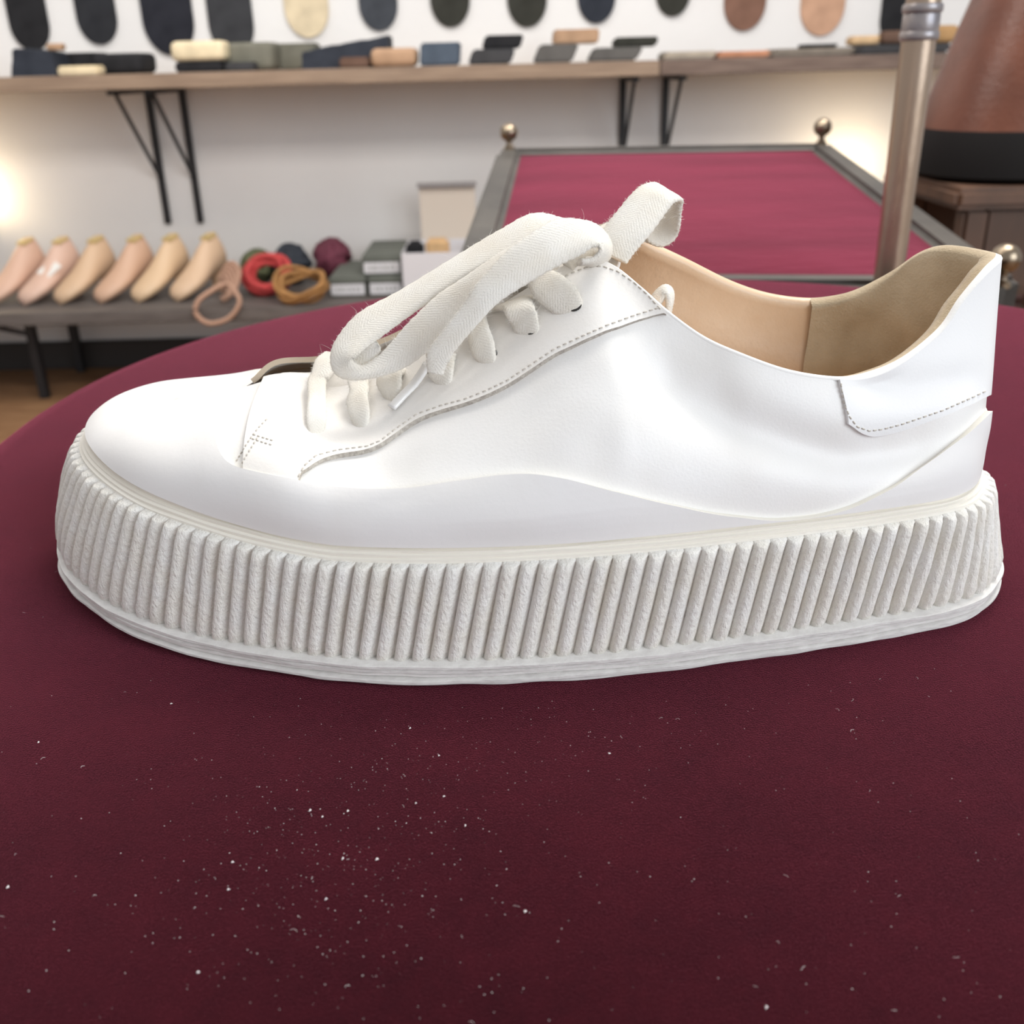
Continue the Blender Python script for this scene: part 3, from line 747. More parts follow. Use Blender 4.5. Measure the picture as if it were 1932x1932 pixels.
# loose fibres
vs, fs = [], []
for p, d in FUZZ:
    l = random.uniform(.0002, .0009)*(4.0 if random.random() < .02 else 1); q = np.array([random.gauss(0, .6) for _ in range(3)]); d = d+q; d /= np.linalg.norm(d)
    c = np.array([random.gauss(0, 1) for _ in range(3)])*0.35
    path = [p-d*0.0002]+[p+d*l*k/4+c*l*(k/4)**2 for k in range(1, 5)]
    v, f = tube_geo(path, np.array([1, 1, .9, .7, .4])*0.000028, 3, off=len(vs)); vs += v; fs += f
fz = wobj('fibre_fuzz', mesh_data('fibre_fuzz', vs, fs, M_fuzz), LACE); fz['kind'] = 'stuff'

# ------------------------------------------------------------------ lint on the velvet
vs, fs = [], []
def speck(p, s):
    b = len(vs)
    for dx, dy, dz in ((1, 0, 0), (-.6, .8, 0), (-.5, -.9, 0), (0, 0, .9), (.3, .5, .5)):
        vs.append((p[0]+s*dx*random.uniform(.4, 1.2), p[1]+s*dy*random.uniform(.4, 1.2), p[2]+s*dz*random.uniform(.5, 1)))
    for f in ((0, 1, 3), (1, 2, 3), (2, 0, 3), (0, 1, 4), (1, 3, 4), (3, 0, 4)): fs.append(tuple(b+i for i in f))
for _ in range(1200):
    x, y = random.uniform(0, 1932), random.uniform(640, 1932)
    if random.random() < .35: x, y = random.gauss(620, 160), random.gauss(1620, 130)
    elif random.random() < .3: x, y = random.gauss(900, 260), random.gauss(1420, 90)
    p = atz(x, y, 0)
    if ((p[0]-TC[0])/.28)**2+((p[1]-TC[1])/(.28 if p[1] > TC[1] else .434))**2 > 1: continue
    if in_poly(np.array([p[0], p[1]]), [tuple(q) for q in (ol+nrm*0.01)[::20]]): continue
    k = random.random(); speck((p[0], p[1], 0.0003), random.choice([.00006, .00009, .00012, .00016]) if k < .97 else .00045)
for _ in range(45):
    x, y = random.uniform(0, 1932), random.uniform(900, 1932); p = atz(x, y, 0.0004)
    if in_poly(np.array([p[0], p[1]]), [tuple(q) for q in (ol+nrm*0.01)[::20]]): continue
    a = random.uniform(0, 6.28); l = random.uniform(.0005, .0014); c = random.uniform(-1, 1)
    path = [np.array([p[0]+l*f*math.cos(a+c*f), p[1]+l*f*math.sin(a+c*f), .0004+.0002*math.sin(3*f)]) for f in np.linspace(0, 1, 5)]
    v, f = tube_geo(path, 0.00003, 3, off=len(vs)); vs += v; fs += f
li = obj('lint', mesh_data('lint', vs, fs, M_lint, False)); tag(li, 'white lint specks scattered over the burgundy velvet', 'lint', kind='stuff')

# ================================================================== velvet bench behind
M_frame = mat('bench_frame', (0.040, 0.036, 0.032), 0.55, col2=(0.065, 0.058, 0.05), nscale=14, bump=0.001, bscale=50, spec=0.5)
M_brass = mat('aged_brass', (0.25, 0.20, 0.15), 0.28, 1.0, col2=(0.35, 0.28, 0.20), nscale=80)
bn = empty('velvet_bench', (0.19, 1.06, FLOORZ)); tag(bn, 'framed bench with flat burgundy velvet top and ball finials, behind the sneaker', 'bench')
cor = [np.array(q) for q in ((-.044, .775, -.012), (.388, .748, -.020), (.418, 1.36, .0385), (-.004, 1.365, .042))]
def quad_slab(name, q, th, m, up=0.0, bulge=0.0):
    q = [np.array(p)+[0, 0, up] for p in q]; n = 16; vs = []
    for i in range(n+1):
        for j in range(n+1):
            u, v = i/n, j/n; p = (q[0]*(1-u)+q[1]*u)*(1-v)+(q[3]*(1-u)+q[2]*u)*v
            e = min(1, min(u, 1-u, v, 1-v)*8); vs.append(p+[0, 0, bulge*math.sin(e*math.pi/2)])
    fs = grid_faces(n+1, n+1); b = len(vs); vs += [tuple(np.array(p)-[0, 0, th]) for p in q]
    fs.append((b, b+1, b+2, b+3))
    g = lambda i, j: i*(n+1)+j
    fs.append(tuple([g(i, 0) for i in range(n+1)]+[b+1, b])); fs.append(tuple([g(n, j) for j in range(n+1)]+[b+2, b+1]))
    fs.append(tuple([g(i, n) for i in range(n, -1, -1)]+[b+3, b+2])); fs.append(tuple([g(0, j) for j in range(n, -1, -1)]+[b, b+3]))
    me = mesh_data(name, vs, fs, m); me.set_sharp_from_angle(angle=math.radians(40)); return me
c0 = sum(cor)/4
inn = [p+(c0-p)*np.array([.135, .088, .1]) for p in cor]
wobj('velvet_cushion', quad_slab('velvet_cushion', inn, .03, M_velvet2, 0.0, .004), bn)
def bar(name, a, b, w, h, m, parent, rnd=0.006):
    a, b = np.array(a, float), np.array(b, float); L_ = np.linalg.norm(b-a)
    me = rbox(name, L_, w, h, m, rnd, False, 3); o_ = bpy.data.objects.new(name, me); COL.objects.link(o_)
    d = Vector(b-a).normalized(); mw = Matrix.Translation(Vector((a+b)/2)) @ d.to_track_quat('X', 'Z').to_matrix().to_4x4()
    o_.parent = parent; o_.matrix_parent_inverse = Matrix.Identity(4); o_.matrix_basis = WM[parent.name].inverted() @ mw
    WM[o_.name] = mw; return o_
mid = [p+(c0-p)*np.array([.065, .045, .05]) for p in cor]
for a, b in ((0, 1), (1, 2), (2, 3), (3, 0)): bar('frame_rail', mid[a]-[0, 0, .012], mid[b]-[0, 0, .012], .031, .036, M_frame, bn)
for k, p in enumerate(mid):
    lg = lathe('leg', [(0.010, 0), (0.014, .02), (0.014, p[2]-FLOORZ-.035), (0.010, p[2]-FLOORZ-.03)], M_frame, 18)
    o_ = obj('leg', lg, bn); o_.location = WM[bn.name].inverted() @ Vector((p[0], p[1], FLOORZ))
    if k == 0: continue
    r = .0112; z0 = .0215
    pr = [(0.007, 0), (.007, .004), (.0042, .006), (.0036, .010)]+[(r*math.sin(a), z0-r*math.cos(a)) for a in np.linspace(.35, math.pi-.05, 14)]
    o_ = obj('finial', lathe('finial', pr, M_brass, 28), bn); o_.location = WM[bn.name].inverted() @ Vector((p[0], p[1], p[2]+(.004 if k > 1 else -.001)))
    o_['label'] = 'small metal ball finial'
# ------------------------------------------------------------------ pole
M_pole = mat('worn_metal_pole', (0.36, 0.25, 0.17), 0.30, 0.85, col2=(0.48, 0.38, 0.30), nscale=25, stretch=(1, 1, .25), bump=0.0004, bscale=120)
M_ring = mat('pole_ring', (0.42, 0.37, 0.35), 0.35, 0.6, col2=(0.25, 0.24, 0.26), nscale=60)
pp = at(1711, 250, .742); pl = empty('upright_pole', (pp[0], pp[1], FLOORZ)); tag(pl, 'slim upright metal pole with banded rings, standing behind the heel of the sneaker', 'pole')
h = -FLOORZ
wobj('shaft', lathe('shaft', [(.016, 0), (.016, .01), (.0104, .014), (.0105, h), (.0112, h+.13), (.0112, .5+h)], M_pole, 32), pl).location = Vector((pp[0], pp[1], FLOORZ))
for zz, rr, hh in ((at(1725, 68, .742)[2], .0128, .006), (at(1732, 16, .742)[2], .0130, .006), (at(1730, 46, .742)[2], .0120, .014), (at(1734, -14, .742)[2], .0128, .005)):
    wobj('ring', lathe('ring', [(rr-.002, -hh/2), (rr-.0006, -hh/2+.0003), (rr, -hh/2+.0016), (rr, hh/2-.0016), (rr-.0006, hh/2-.0003), (rr-.002, hh/2)], M_ring, 32), pl).location = Vector((pp[0], pp[1], zz))
# ------------------------------------------------------------------ stool with leather bag, right
M_bag = mat('brown_leather', (0.10, 0.032, 0.017), 0.34, col2=(0.15, 0.05, 0.027), nscale=14, bump=0.0006, bscale=180)
M_black = mat('black_leather', (0.007, 0.006, 0.006), 0.7, spec=0.25)
M_stool = mat('stool_wood', (0.07, 0.036, 0.022), 0.5, col2=(0.12, 0.06, 0.035), nscale=25, stretch=(1, 1, .2))
M_grey = mat('grey_canvas', (0.34, 0.33, 0.34), 0.8)
bx, by = 0.583, 1.18
sz = at(1800, 372, by)[2]
sl = empty('wooden_stool', (bx, by, FLOORZ)); tag(sl, 'dark wooden stool under the brown leather bag beside the velvet bench', 'stool')
so = sl.name
def put(o_, loc): o_.location = WM[o_.parent.name].inverted() @ Vector(loc); return o_
put(obj('seat', rbox('seat', .235, .22, .022, M_stool, .006), sl), (bx, by, sz))
for sx in (-1, 1):
    for sy in (-1, 1): put(obj('leg', rbox('leg', .026, .026, sz-FLOORZ, M_stool, .004), sl), (bx+sx*.088, by+sy*.085, FLOORZ))
for sy in (-1, 1):
    put(obj('stretcher', rbox('stretcher', .15, .016, .022, M_stool, .003), sl), (bx, by+sy*.085, sz-.13))
    put(obj('apron', rbox('apron', .15, .016, .085, M_stool, .003), sl), (bx, by+sy*.085, sz-.086))
# bag: tapering leather body on a black base
zb = sz+.022
def bag_ring(w, d, z, cx=0.0, e=2.6, n=48):
    out = []
    for k in range(n):
        a = 2*math.pi*k/n; c, s = math.cos(a), math.sin(a)
        out.append((cx+w*math.copysign(abs(c)**(2/e), c), d*math.copysign(abs(s)**(2/e), s), z))
    return out
def loft(name, rings, m, capb=True, capt=True):
    n = len(rings[0]); vs = [p for r_ in rings for p in r_]; fs = []
    for i in range(len(rings)-1):
        for k in range(n): fs.append((i*n+k, i*n+(k+1) % n, (i+1)*n+(k+1) % n, (i+1)*n+k))
    if capb: fs.append(tuple(range(n))[::-1])
    if capt: fs.append(tuple((len(rings)-1)*n+k for k in range(n)))
    me = mesh_data(name, vs, fs, m); me.set_sharp_from_angle(angle=math.radians(50)); return me
bg_ = empty('leather_bag', (bx, by, zb)); tag(bg_, 'brown leather bucket bag with black base standing on the wooden stool', 'bag')
put(obj('base', loft('base', [bag_ring(.108, .09, 0), bag_ring(.118, .10, .006), bag_ring(.120, .102, .03), bag_ring(.116, .099, .052)], M_black), bg_), (bx, by, zb))
put(obj('body', loft('body', [bag_ring(.1165, .0995, .045), bag_ring(.116, .0985, .052), bag_ring(.110, .093, .09, .006), bag_ring(.100, .084, .15, .014), bag_ring(.088, .074, .21, .022), bag_ring(.082, .070, .25, .026)], M_bag), bg_), (bx, by, zb))
put(obj('collar', loft('collar', [bag_ring(.083, .071, .235, .026), bag_ring(.087, .074, .24, .026), bag_ring(.086, .073, .30, .026), bag_ring(.083, .07, .302, .026)], M_grey), bg_), (bx, by, zb))
hp = catmull([(-.04, 0, .29), (-.045, 0, .37), (.026, 0, .42), (.095, 0, .37), (.09, 0, .29)], 30)
put(obj('handle', tube('handle', hp, .007, M_bag, 10), bg_), (bx, by, zb))
# crate in the dark behind the stool and a peach-coloured post for an unidentified patch by the bench
M_crate = mat('dark_red_wood', (0.055, 0.022, 0.018), 0.7, col2=(0.08, 0.035, 0.03), nscale=30)
cr = empty('wooden_crate', (.70, 1.62, FLOORZ)); tag(cr, 'dark reddish-brown wooden crate in the shade behind the stool', 'crate')
for k in range(4):
    put(obj('slat', rbox('slat', .42, .016, .125, M_crate, .003), cr), (.70, 1.46, FLOORZ+.01+k*.135))
    put(obj('slat', rbox('slat', .42, .016, .125, M_crate, .003), cr), (.70, 1.78, FLOORZ+.01+k*.135))
for sx in (-1, 1):
    for k in range(4): put(obj('slat', rbox('slat', .016, .30, .125, M_crate, .003), cr), (.70+sx*.20, 1.62, FLOORZ+.01+k*.135))
M_peach = mat('peach_colour', (0.62, 0.33, 0.19), 0.5, col2=(0.70, 0.40, 0.24), nscale=20)
pb = at(1738, 440, 1.50)
o = obj('peach_block', rbox('peach_block', .05, .05, at(1738, 372, 1.50)[2]-FLOORZ, M_peach, .012, seg=4, taper=.8), loc=(pb[0], 1.50, FLOORZ))
tag(o, 'peach-coloured post between the pole and the leather bag', 'post')

# ================================================================== wall shelves
M_shelf = mat('brown_shelf_wood', (0.24, 0.165, 0.115), 0.6, col2=(0.33, 0.235, 0.165), nscale=8, stretch=(1, 6, 12))
M_shelfd = mat('dark_shelf_wood', (0.13, 0.085, 0.065), 0.6, col2=(0.20, 0.14, 0.11), nscale=10, stretch=(1, 6, 12))
M_iron = mat('black_iron', (0.012, 0.012, 0.014), 0.5)
WALLY = 2.75; SF = 2.45; ZS = 0.145
x0 = -1.9; xj = at(1245, 125, SF)[0]; x1 = 1.9
sh = obj('shelf_board', rbox('shelf_board', xj-x0, WALLY-SF, .032, M_shelf, .002), loc=((x0+xj)/2, (SF+WALLY)/2, ZS-.032)); tag(sh, 'long brown shelf board on the wall, carrying the dark rubber offcuts', 'shelf')
sh2 = obj('shelf_board', rbox('shelf_board', x1-xj-.002, WALLY-SF+.0, .032, M_shelfd, .002), loc=((x1+xj)/2+.001, (SF+WALLY)/2, ZS-.032)); tag(sh2, 'darker brown shelf board on the right, carrying flat leather sheets', 'shelf')
def bracket(xp, label, flip=1):
    e = empty('shelf_bracket', (xp, WALLY, ZS-.36)); tag(e, label, 'bracket', 'black brackets under the wall shelf')
    z1 = ZS-.033
    put(obj('upright', rbox('upright', .016, .014, .33, M_iron, .002), e), (xp, WALLY-.0075, z1-.33))
    put(obj('arm', rbox('arm', .016, .26, .010, M_iron, .002), e), (xp, WALLY-.145, z1-.0105))
    bar('strut', (xp, WALLY-.235, z1-.012), (xp, WALLY-.012, z1-.215), .008, .008, M_iron, e, .001)
for xp, lb in ((at(297, 280, WALLY)[0], 'black iron shelf bracket, leftmost under the wall shelf'), (at(360, 280, WALLY)[0], 'black iron shelf bracket, second from the left under the wall shelf'),
               (at(1174, 200, WALLY)[0], 'black iron shelf bracket above the velvet bench, third from the left'), (at(1254, 200, WALLY)[0], 'black iron shelf bracket above the velvet bench, rightmost')):
    bracket(xp, lb)
# items on the shelf : px box, colour, depth offset, shear
def rub(c): return mat('sheet_%02d_%02d_%02d' % tuple(int(q*99) for q in c), c, 0.75, col2=tuple(min(1, q*1.25+.004) for q in c), nscale=25, bump=.001, bscale=90, spec=0.2)
NAVY, BLK, CRM, OLV, GRY, TAN, BLU, DGR, BRN, ORG = (.022, .026, .036), (.014, .014, .016), (.66, .56, .38), (.15, .145, .115), (.10, .095, .09), (.38, .24, .15), (.065, .085, .115), (.045, .045, .048), (.12, .07, .05), (.45, .22, .13)
items = [  # x0,x1,ytop,ybot,col,Y,depth,shear px,label,kind
 (20, 108, 92, 140, NAVY, 2.52, .10, 14, 'crumpled dark navy rubber sheet at the far left of the shelf', 'crumple'),
 (112, 180, 92, 135, BLK, 2.62, .10, 5, 'black rubber slab behind the small cream strip', 'slab'),
 (172, 270, 96, 136, BLK, 2.58, .12, 6, 'thick black rubber pad, rounded, left of the cream block', 'pad'),
 (108, 186, 124, 142, CRM, 2.475, .05, 2, 'thin cream foam strip at the front edge of the shelf', 'slab'),
 (86, 116, 78, 92, TAN, 2.52, .03, 2, 'small beige leather scrap on the crumpled navy sheet', 'scrap'),
 (330, 420, 118, 138, BLK, 2.50, .08, 2, 'flat black rubber slab under the cream block', 'slab'),
 (322, 424, 79, 118, CRM, 2.50, .08, 3, 'thick cream crepe block lying on a black slab', 'pad'),
 (424, 516, 80, 134, OLV, 2.57, .12, 12, 'olive grey rubber block right of the cream block', 'pad'),
 (424, 480, 118, 135, DGR, 2.48, .05, 2, 'low charcoal strip in front of the olive block', 'slab'),
 (520, 596, 80, 130, OLV, 2.64, .08, 8, 'olive sheet pile behind the navy folded sheet', 'slab'),
 (570, 735, 66, 128, NAVY, 2.56, .12, 60, 'large dark navy folded sheet with slanting top', 'wedge'),
 (640, 696, 110, 131, BRN, 2.475, .05, 2, 'small dark brown box left of the tan block', 'slab'),
 (698, 786, 94, 130, TAN, 2.50, .09, 7, 'tan leather block between brown box and blue block', 'pad'),
 (790, 868, 84, 128, BLU, 2.49, .08, 6, 'blue-grey rubber block right of the tan block', 'slab'),
 (878, 968, 98, 127, DGR, 2.50, .09, 16, 'charcoal slab under a black sheet, right of the blue block', 'slab'),
 (905, 985, 72, 98, BLK, 2.53, .09, 12, 'black sheet stacked on the charcoal slab', 'slab'),
 (1000, 1085, 92, 127, GRY, 2.50, .09, 22, 'grey slab under the yellow-tan sheet', 'slab'),
 (1042, 1130, 64, 92, TAN, 2.56, .07, 4, 'yellow-tan leather sheet stacked on the grey slab', 'slab'),
 (1104, 1206, 98, 124, GRY, 2.50, .09, 22, 'grey slab under the dark olive sheet, nearest the board joint', 'slab'),
 (1156, 1240, 79, 98, (.03, .03, .024), 2.54, .08, 8, 'dark olive sheet stacked on the grey slab near the board joint', 'slab'),
 (1250, 1350, 97, 112, (.36, .31, .25), 2.52, .12, 8, 'pale beige leather sheet just right of the board joint', 'slab'),
 (1352, 1452, 98, 111, ORG, 2.50, .10, 6, 'orange-tan leather sheet lying flat on the dark board', 'slab'),
 (1454, 1612, 95, 110, (.20, .17, .14), 2.55, .12, 10, 'grey-brown leather sheet pile on the dark board', 'slab'),
 (1515, 1580, 88, 95, BLK, 2.56, .06, 3, 'thin black sheet on the grey-brown pile', 'slab'),
 (1618, 1790, 92, 110, DGR, 2.50, .10, 8, 'charcoal sheet on the right end of the shelf behind the pole', 'slab'),
 (1606, 1662, 74, 92, (.55, .38, .22), 2.55, .06, 8, 'light tan leather scrap on the charcoal sheet left of the pole', 'scrap'),
 (1664, 1712, 66, 92, BRN, 2.52, .05, 6, 'brown leather scrap beside the pole', 'scrap'),
 (1752, 1806, 58, 92, (.40, .24, .11), 2.54, .06, 6, 'rolled ochre leather piece between pole and bag', 'pad'),
]
ztop_stack = {}
placed = []
for (a, b, yt, yb, c, Y, dp, shr, lb, kd) in items:
    fr = Y-dp/2
    p0, p1 = at(a, yb, fr), at(b, yb, fr); hh = abs(at((a+b)/2, yt, fr)[2]-at((a+b)/2, yb, fr)[2]); w = p1[0]-p0[0]; sx = shr*fr/FPX
    z = ZS
    for (qx0, qx1, qy0, qy1, qz, qyb) in placed:
        if min(p1[0], qx1)-max(p0[0], qx0) > .25*w and min(Y+dp/2, qy1)-max(Y-dp/2, qy0) > .01 and yb < qyb-12: z = max(z, qz)
    hh = max(.008, min(hh, .09)); m = rub(c); nm = {'crumple': 'crumpled_sheet', 'slab': 'rubber_slab', 'pad': 'rubber_pad', 'wedge': 'folded_sheet', 'scrap': 'leather_scrap'}[kd]
    if kd in ('pad', 'scrap'):
        rd = min(.012, hh*.35); rr_ = []
        for q in np.linspace(0, math.pi/2, 5): rr_.append((rd*(1-math.sin(q)), rd*(1-math.cos(q))))
        prof_ = rr_+[(a_, hh-z_) for a_, z_ in rr_[::-1]]
        me = loft(nm, [bag_ring(w/2-a_, dp/2-a_, z_, sx*.3*z_/hh, e=7) for a_, z_ in prof_], m)
    elif kd == 'slab': me = rbox(nm, w-abs(sx)*.5, dp, hh, m, min(.004, hh*.3), shear=sx*.6)
    else:
        bm = bmesh.new(); bmesh.ops.create_cube(bm, size=1); bmesh.ops.subdivide_edges(bm, edges=list(bm.edges), cuts=5, use_grid_fill=True)
        for v in bm.verts:
            k = v.co.z+.5; xx = v.co.x
            top = hh*(k if kd == 'crumple' else k*(0.45+0.55*(xx+.5)))
            wv = (0.004*math.sin(xx*19+v.co.y*7)+.004*math.sin(xx*41+k*9)) if k > .1 else 0
            v.co = Vector((xx*w*(1-.18*k*(kd == 'crumple')), v.co.y*dp*(1-.2*k), top+wv*k))
        me = from_bm(nm, bm, m, True, math.radians(60))
    o = obj(nm, me, loc=((p0[0]+p1[0])/2, Y, z+.0002)); tag(o, lb, 'rubber sheet' if kd != 'scrap' else 'leather scrap', 'offcuts on the wall shelf')
    placed.append((p0[0], p1[0], Y-dp/2, Y+dp/2, z+hh+.0004, yb))

# hanging sole sheets on the wall
def sole_sheet(w, hgt, th, m):
    n = 24; pts = [(-w/2, hgt), (-w/2, w*.62)]
    pts += [(-w/2*math.cos(a), w*.62-w*.62*math.sin(a)) for a in np.linspace(0, math.pi, n)][1:-1]
    pts += [(w/2, w*.62), (w/2, hgt)]
    pts += [(w/2*math.cos(a)*1.0, hgt+w*.45*math.sin(a)) for a in np.linspace(0, math.pi, n)][1:-1]
    k = len(pts); vs = [(x, -th, z) for x, z in pts]+[(x, 0, z) for x, z in pts]
    fs = [tuple(range(k)), tuple(range(2*k-1, k-1, -1))]+[(i, k+i, k+(i+1) % k, (i+1) % k) for i in range(k)]
    return mesh_data('sole_sheet', vs, fs, m, False)
hang = [(18, 92, 96, (.012, .012, .013), 'black sole sheet on the wall, leftmost'), (147, 222, 84, (.02, .021, .025), 'smooth black sole sheet on the wall, second from the left'),
        (270, 366, 104, (.016, .017, .024), 'wide wavy black sole sheet on the wall, third from the left'), (394, 478, 104, (.035, .036, .04), 'charcoal sole sheet on the wall left of the cream one'),
        (540, 622, 71, (.62, .52, .36), 'cream sole sheet hanging on the wall'), (680, 752, 58, (.045, .05, .06), 'slate grey sole sheet right of the cream one'),
        (814, 888, 51, (.025, .025, .028), 'black sole sheet on the wall, second right of the cream one'), (958, 1032, 51, (.026, .026, .03), 'black sole sheet on the wall, third right of the cream one'),
        (1090, 1160, 44, (.028, .03, .04), 'bluish black sole sheet on the wall above the grey slabs'), (1236, 1300, 31, (.026, .026, .03), 'short black sole sheet left of the brown one'),
        (1364, 1442, 58, (.19, .10, .07), 'brown leather sole sheet hanging on the wall'), (1508, 1590, 67, (.50, .30, .20), 'pinkish tan leather sole sheet hanging on the wall'),
        (1660, 1722, 80, (.02, .019, .02), 'black sole sheet on the wall behind the pole')]
M_nail = mat('steel_nail', (0.5, 0.5, 0.5), 0.3, 1.0)
for a, b, yb, c, lb in hang:
    Y = WALLY-.002; p0, p1 = at(a, 40, Y), at(b, 40, Y); pz = at((a+b)/2, yb, Y)[2]; w = p1[0]-p0[0]
    o = obj('sole_sheet', sole_sheet(w, .30, .008, rub(c)), loc=((p0[0]+p1[0])/2, Y+.0015, pz)); tag(o, lb, 'sole sheet', 'sole sheets hung on the wall')
    nl = lathe('nail', [(.002, 0), (.002, .016), (.005, .0165), (.005, .019)], M_nail, 12); o2 = obj('nail', nl, o); o2.location = (0, 0, .30+w*.25); o2.rotation_euler = (math.pi/2, 0, 0)

# ------------------------------------------------------------------ lower shelf
ZL = at(200, 572, 2.45)[2]
M_low = mat('dark_low_shelf', (0.10, 0.085, 0.078), 0.6, col2=(0.15, 0.13, 0.12), nscale=10, stretch=(1, 6, 6))
lx0, lx1 = -1.9, .55
ls = empty('low_shelf', ((lx0+lx1)/2, 2.55, FLOORZ)); tag(ls, 'low dark shelf bench along the wall, carrying shoe lasts and cords', 'shelf')
put(obj('board', rbox('board', lx1-lx0, .38, .030, M_low, .003), ls), ((lx0+lx1)/2, 2.545, ZL-.030))
xl = at(62, 640, 2.46)[0]
for xx in (xl, .45, -1.8):
    put(obj('leg', rbox('leg', .022, .022, ZL-.030-FLOORZ, M_iron, .002), ls), (xx, 2.46, FLOORZ)); put(obj('leg', rbox('leg', .022, .022, ZL-.030-FLOORZ, M_iron, .002), ls), (xx, 2.70, FLOORZ))
bar('brace', (xl, 2.46, ZL-.075), (xl-.16, 2.46, ZL-.036), .010, .010, M_iron, ls, .001)
# shoe lasts
def last_mesh(m):
    secs = [(0, .012, .016, .009), (.006, .026, .026, .014), (.02, .038, .034, .018), (.05, .045, .042, .022), (.08, .044, .052, .027), (.105, .039, .066, .034), (.13, .034, .082, .042), (.155, .032, .094, .048), (.175, .030, .098, .05), (.188, .022, .096, .05), (.194, .010, .090, .05)]
    rings = []
    for x, hw, hh, zc in secs:
        r_ = []
        for k in range(20):
            a = 2*math.pi*k/20; c, s = math.cos(a), math.sin(a); up = max(0, s)
            r_.append((hw*c*(1-.35*up*(x/.194)), x, zc+ (hh-zc)*s if s > 0 else zc+zc*s*.98))
        rings.append(r_)
    return loft('last_body', rings, m)
lasts = [(-24, 566, 30, (.60, .39, .29), 'pinkish shoe last at the far left edge of the low shelf'), (44, 566, 30, (.62, .42, .33), 'pinkish shoe last with a pale label, second from the left'),
         (112, 565, 30, (.58, .40, .26), 'tan shoe last of the middle pair, its left one'), (188, 564, 30, (.56, .36, .25), 'reddish tan shoe last of the middle pair, its right one'),
         (260, 566, 28, (.62, .44, .28), 'honey-coloured shoe last of the right pair, its left one'), (334, 566, 28, (.60, .42, .28), 'honey-coloured shoe last of the right pair, beside the tan cord')]
M_lab = mat('paper_label', (.8, .78, .74), .8); M_hinge = mat('last_top_plate', (.66, .52, .25), .45, .3)
for px, py, yaw, c, lb in lasts:
    m = mat('last_wood_%d' % px, c, .5, col2=tuple(q*1.12 for q in c), nscale=12)
    p = at(px, py, 2.44); e = empty('shoe_last', (p[0], 2.44, ZL+.001), -math.radians(yaw)); tag(e, lb, 'shoe last', 'shoe lasts on the low shelf')
    o_ = obj('last_body', last_mesh(m), e); o_.rotation_euler = (math.radians(17), 0, 0); o_.scale = (.86, 1.0, .98)
    o_ = obj('top_plate', rbox('top_plate', .030, .036, .008, M_hinge, .003), e); o_.location = (0, .135, .131); o_.rotation_euler = (math.radians(17), 0, 0)
    o_ = obj('heel_wedge', rbox('heel_wedge', .032, .036, .05, m, .008, taper=.9), e); o_.location = (0, .15, 0.0)
    if px == 44:
        o_ = obj('label', rbox('label', .034, .05, .002, M_lab, .0005), e); o_.location = (.018, .075, .075); o_.rotation_euler = (math.radians(36), math.radians(28), 0)
# cords
def coil(name, px, py, Y, R0, r, c, lb, turns=7, tilt=0.25, zoff=0.0, squash=.8, ball=False):
    p = at(px, py, Y); vs, fs = [], []
    for k in range(turns):
        rr = R0*(1-.32*random.random()); cx, cy, cz = [random.uniform(-.1, .1)*R0 for _ in range(3)]; ph = random.uniform(0, 6); ta = random.uniform(-.25, .25); tb3 = random.uniform(0, 3.1) if ball else tilt+random.uniform(-.12, .12); ta = random.uniform(0, 3.1) if ball else ta; rr = R0*random.uniform(.9, 1) if ball else rr
        path = []
        for q in np.linspace(0, 2*math.pi, 40, endpoint=False):
            x, y, z = rr*math.cos(q), rr*(1 if ball else squash)*math.sin(q), .12*R0*math.sin(2*q+ph)
            v = Matrix.Rotation(tb3, 3, 'X') @ Matrix.Rotation(ta, 3, 'Y') @ Vector((x, y, z)); path.append((v.x+cx, v.y+cy, v.z+cz))
        v_, f_ = tube_geo(path, r, 6, True, off=len(vs)); vs += v_; fs += f_
    zmin = min(v[2] for v in vs)
    me = mesh_data(name, vs, fs, mat('cord_%d' % px, c, .8, col2=tuple(min(1, q*1.3) for q in c), nscale=60))
    o = obj(name, me, loc=(p[0], Y, ZL+.001-zmin+zoff)); tag(o, lb, 'cord', 'coils of cord on the low shelf'); return o
coil('cord_coil', 486, 500, 2.64, .036, .0085, (.09, .10, .05), 'small green cord ball behind the red coil', 14, 1.2, ball=True)
coil('cord_coil', 506, 532, 2.49, .058, .0085, (.42, .045, .045), 'bright red cord coil between shoe lasts and boxes', 14, 1.0)
coil('cord_coil', 552, 505, 2.63, .042, .010, (.02, .025, .035), 'dark navy cord ball behind the red coil', 16, 1.3, ball=True)
coil('cord_coil', 628, 505, 2.67, .044, .010, (.12, .025, .045), 'dark burgundy cord ball left of the green boxes', 16, 1.3, ball=True)
coil('cord_coil', 574, 562, 2.40, .072, .005, (.30, .15, .05), 'ochre brown cord coil in front of the red coil', 8, .55)
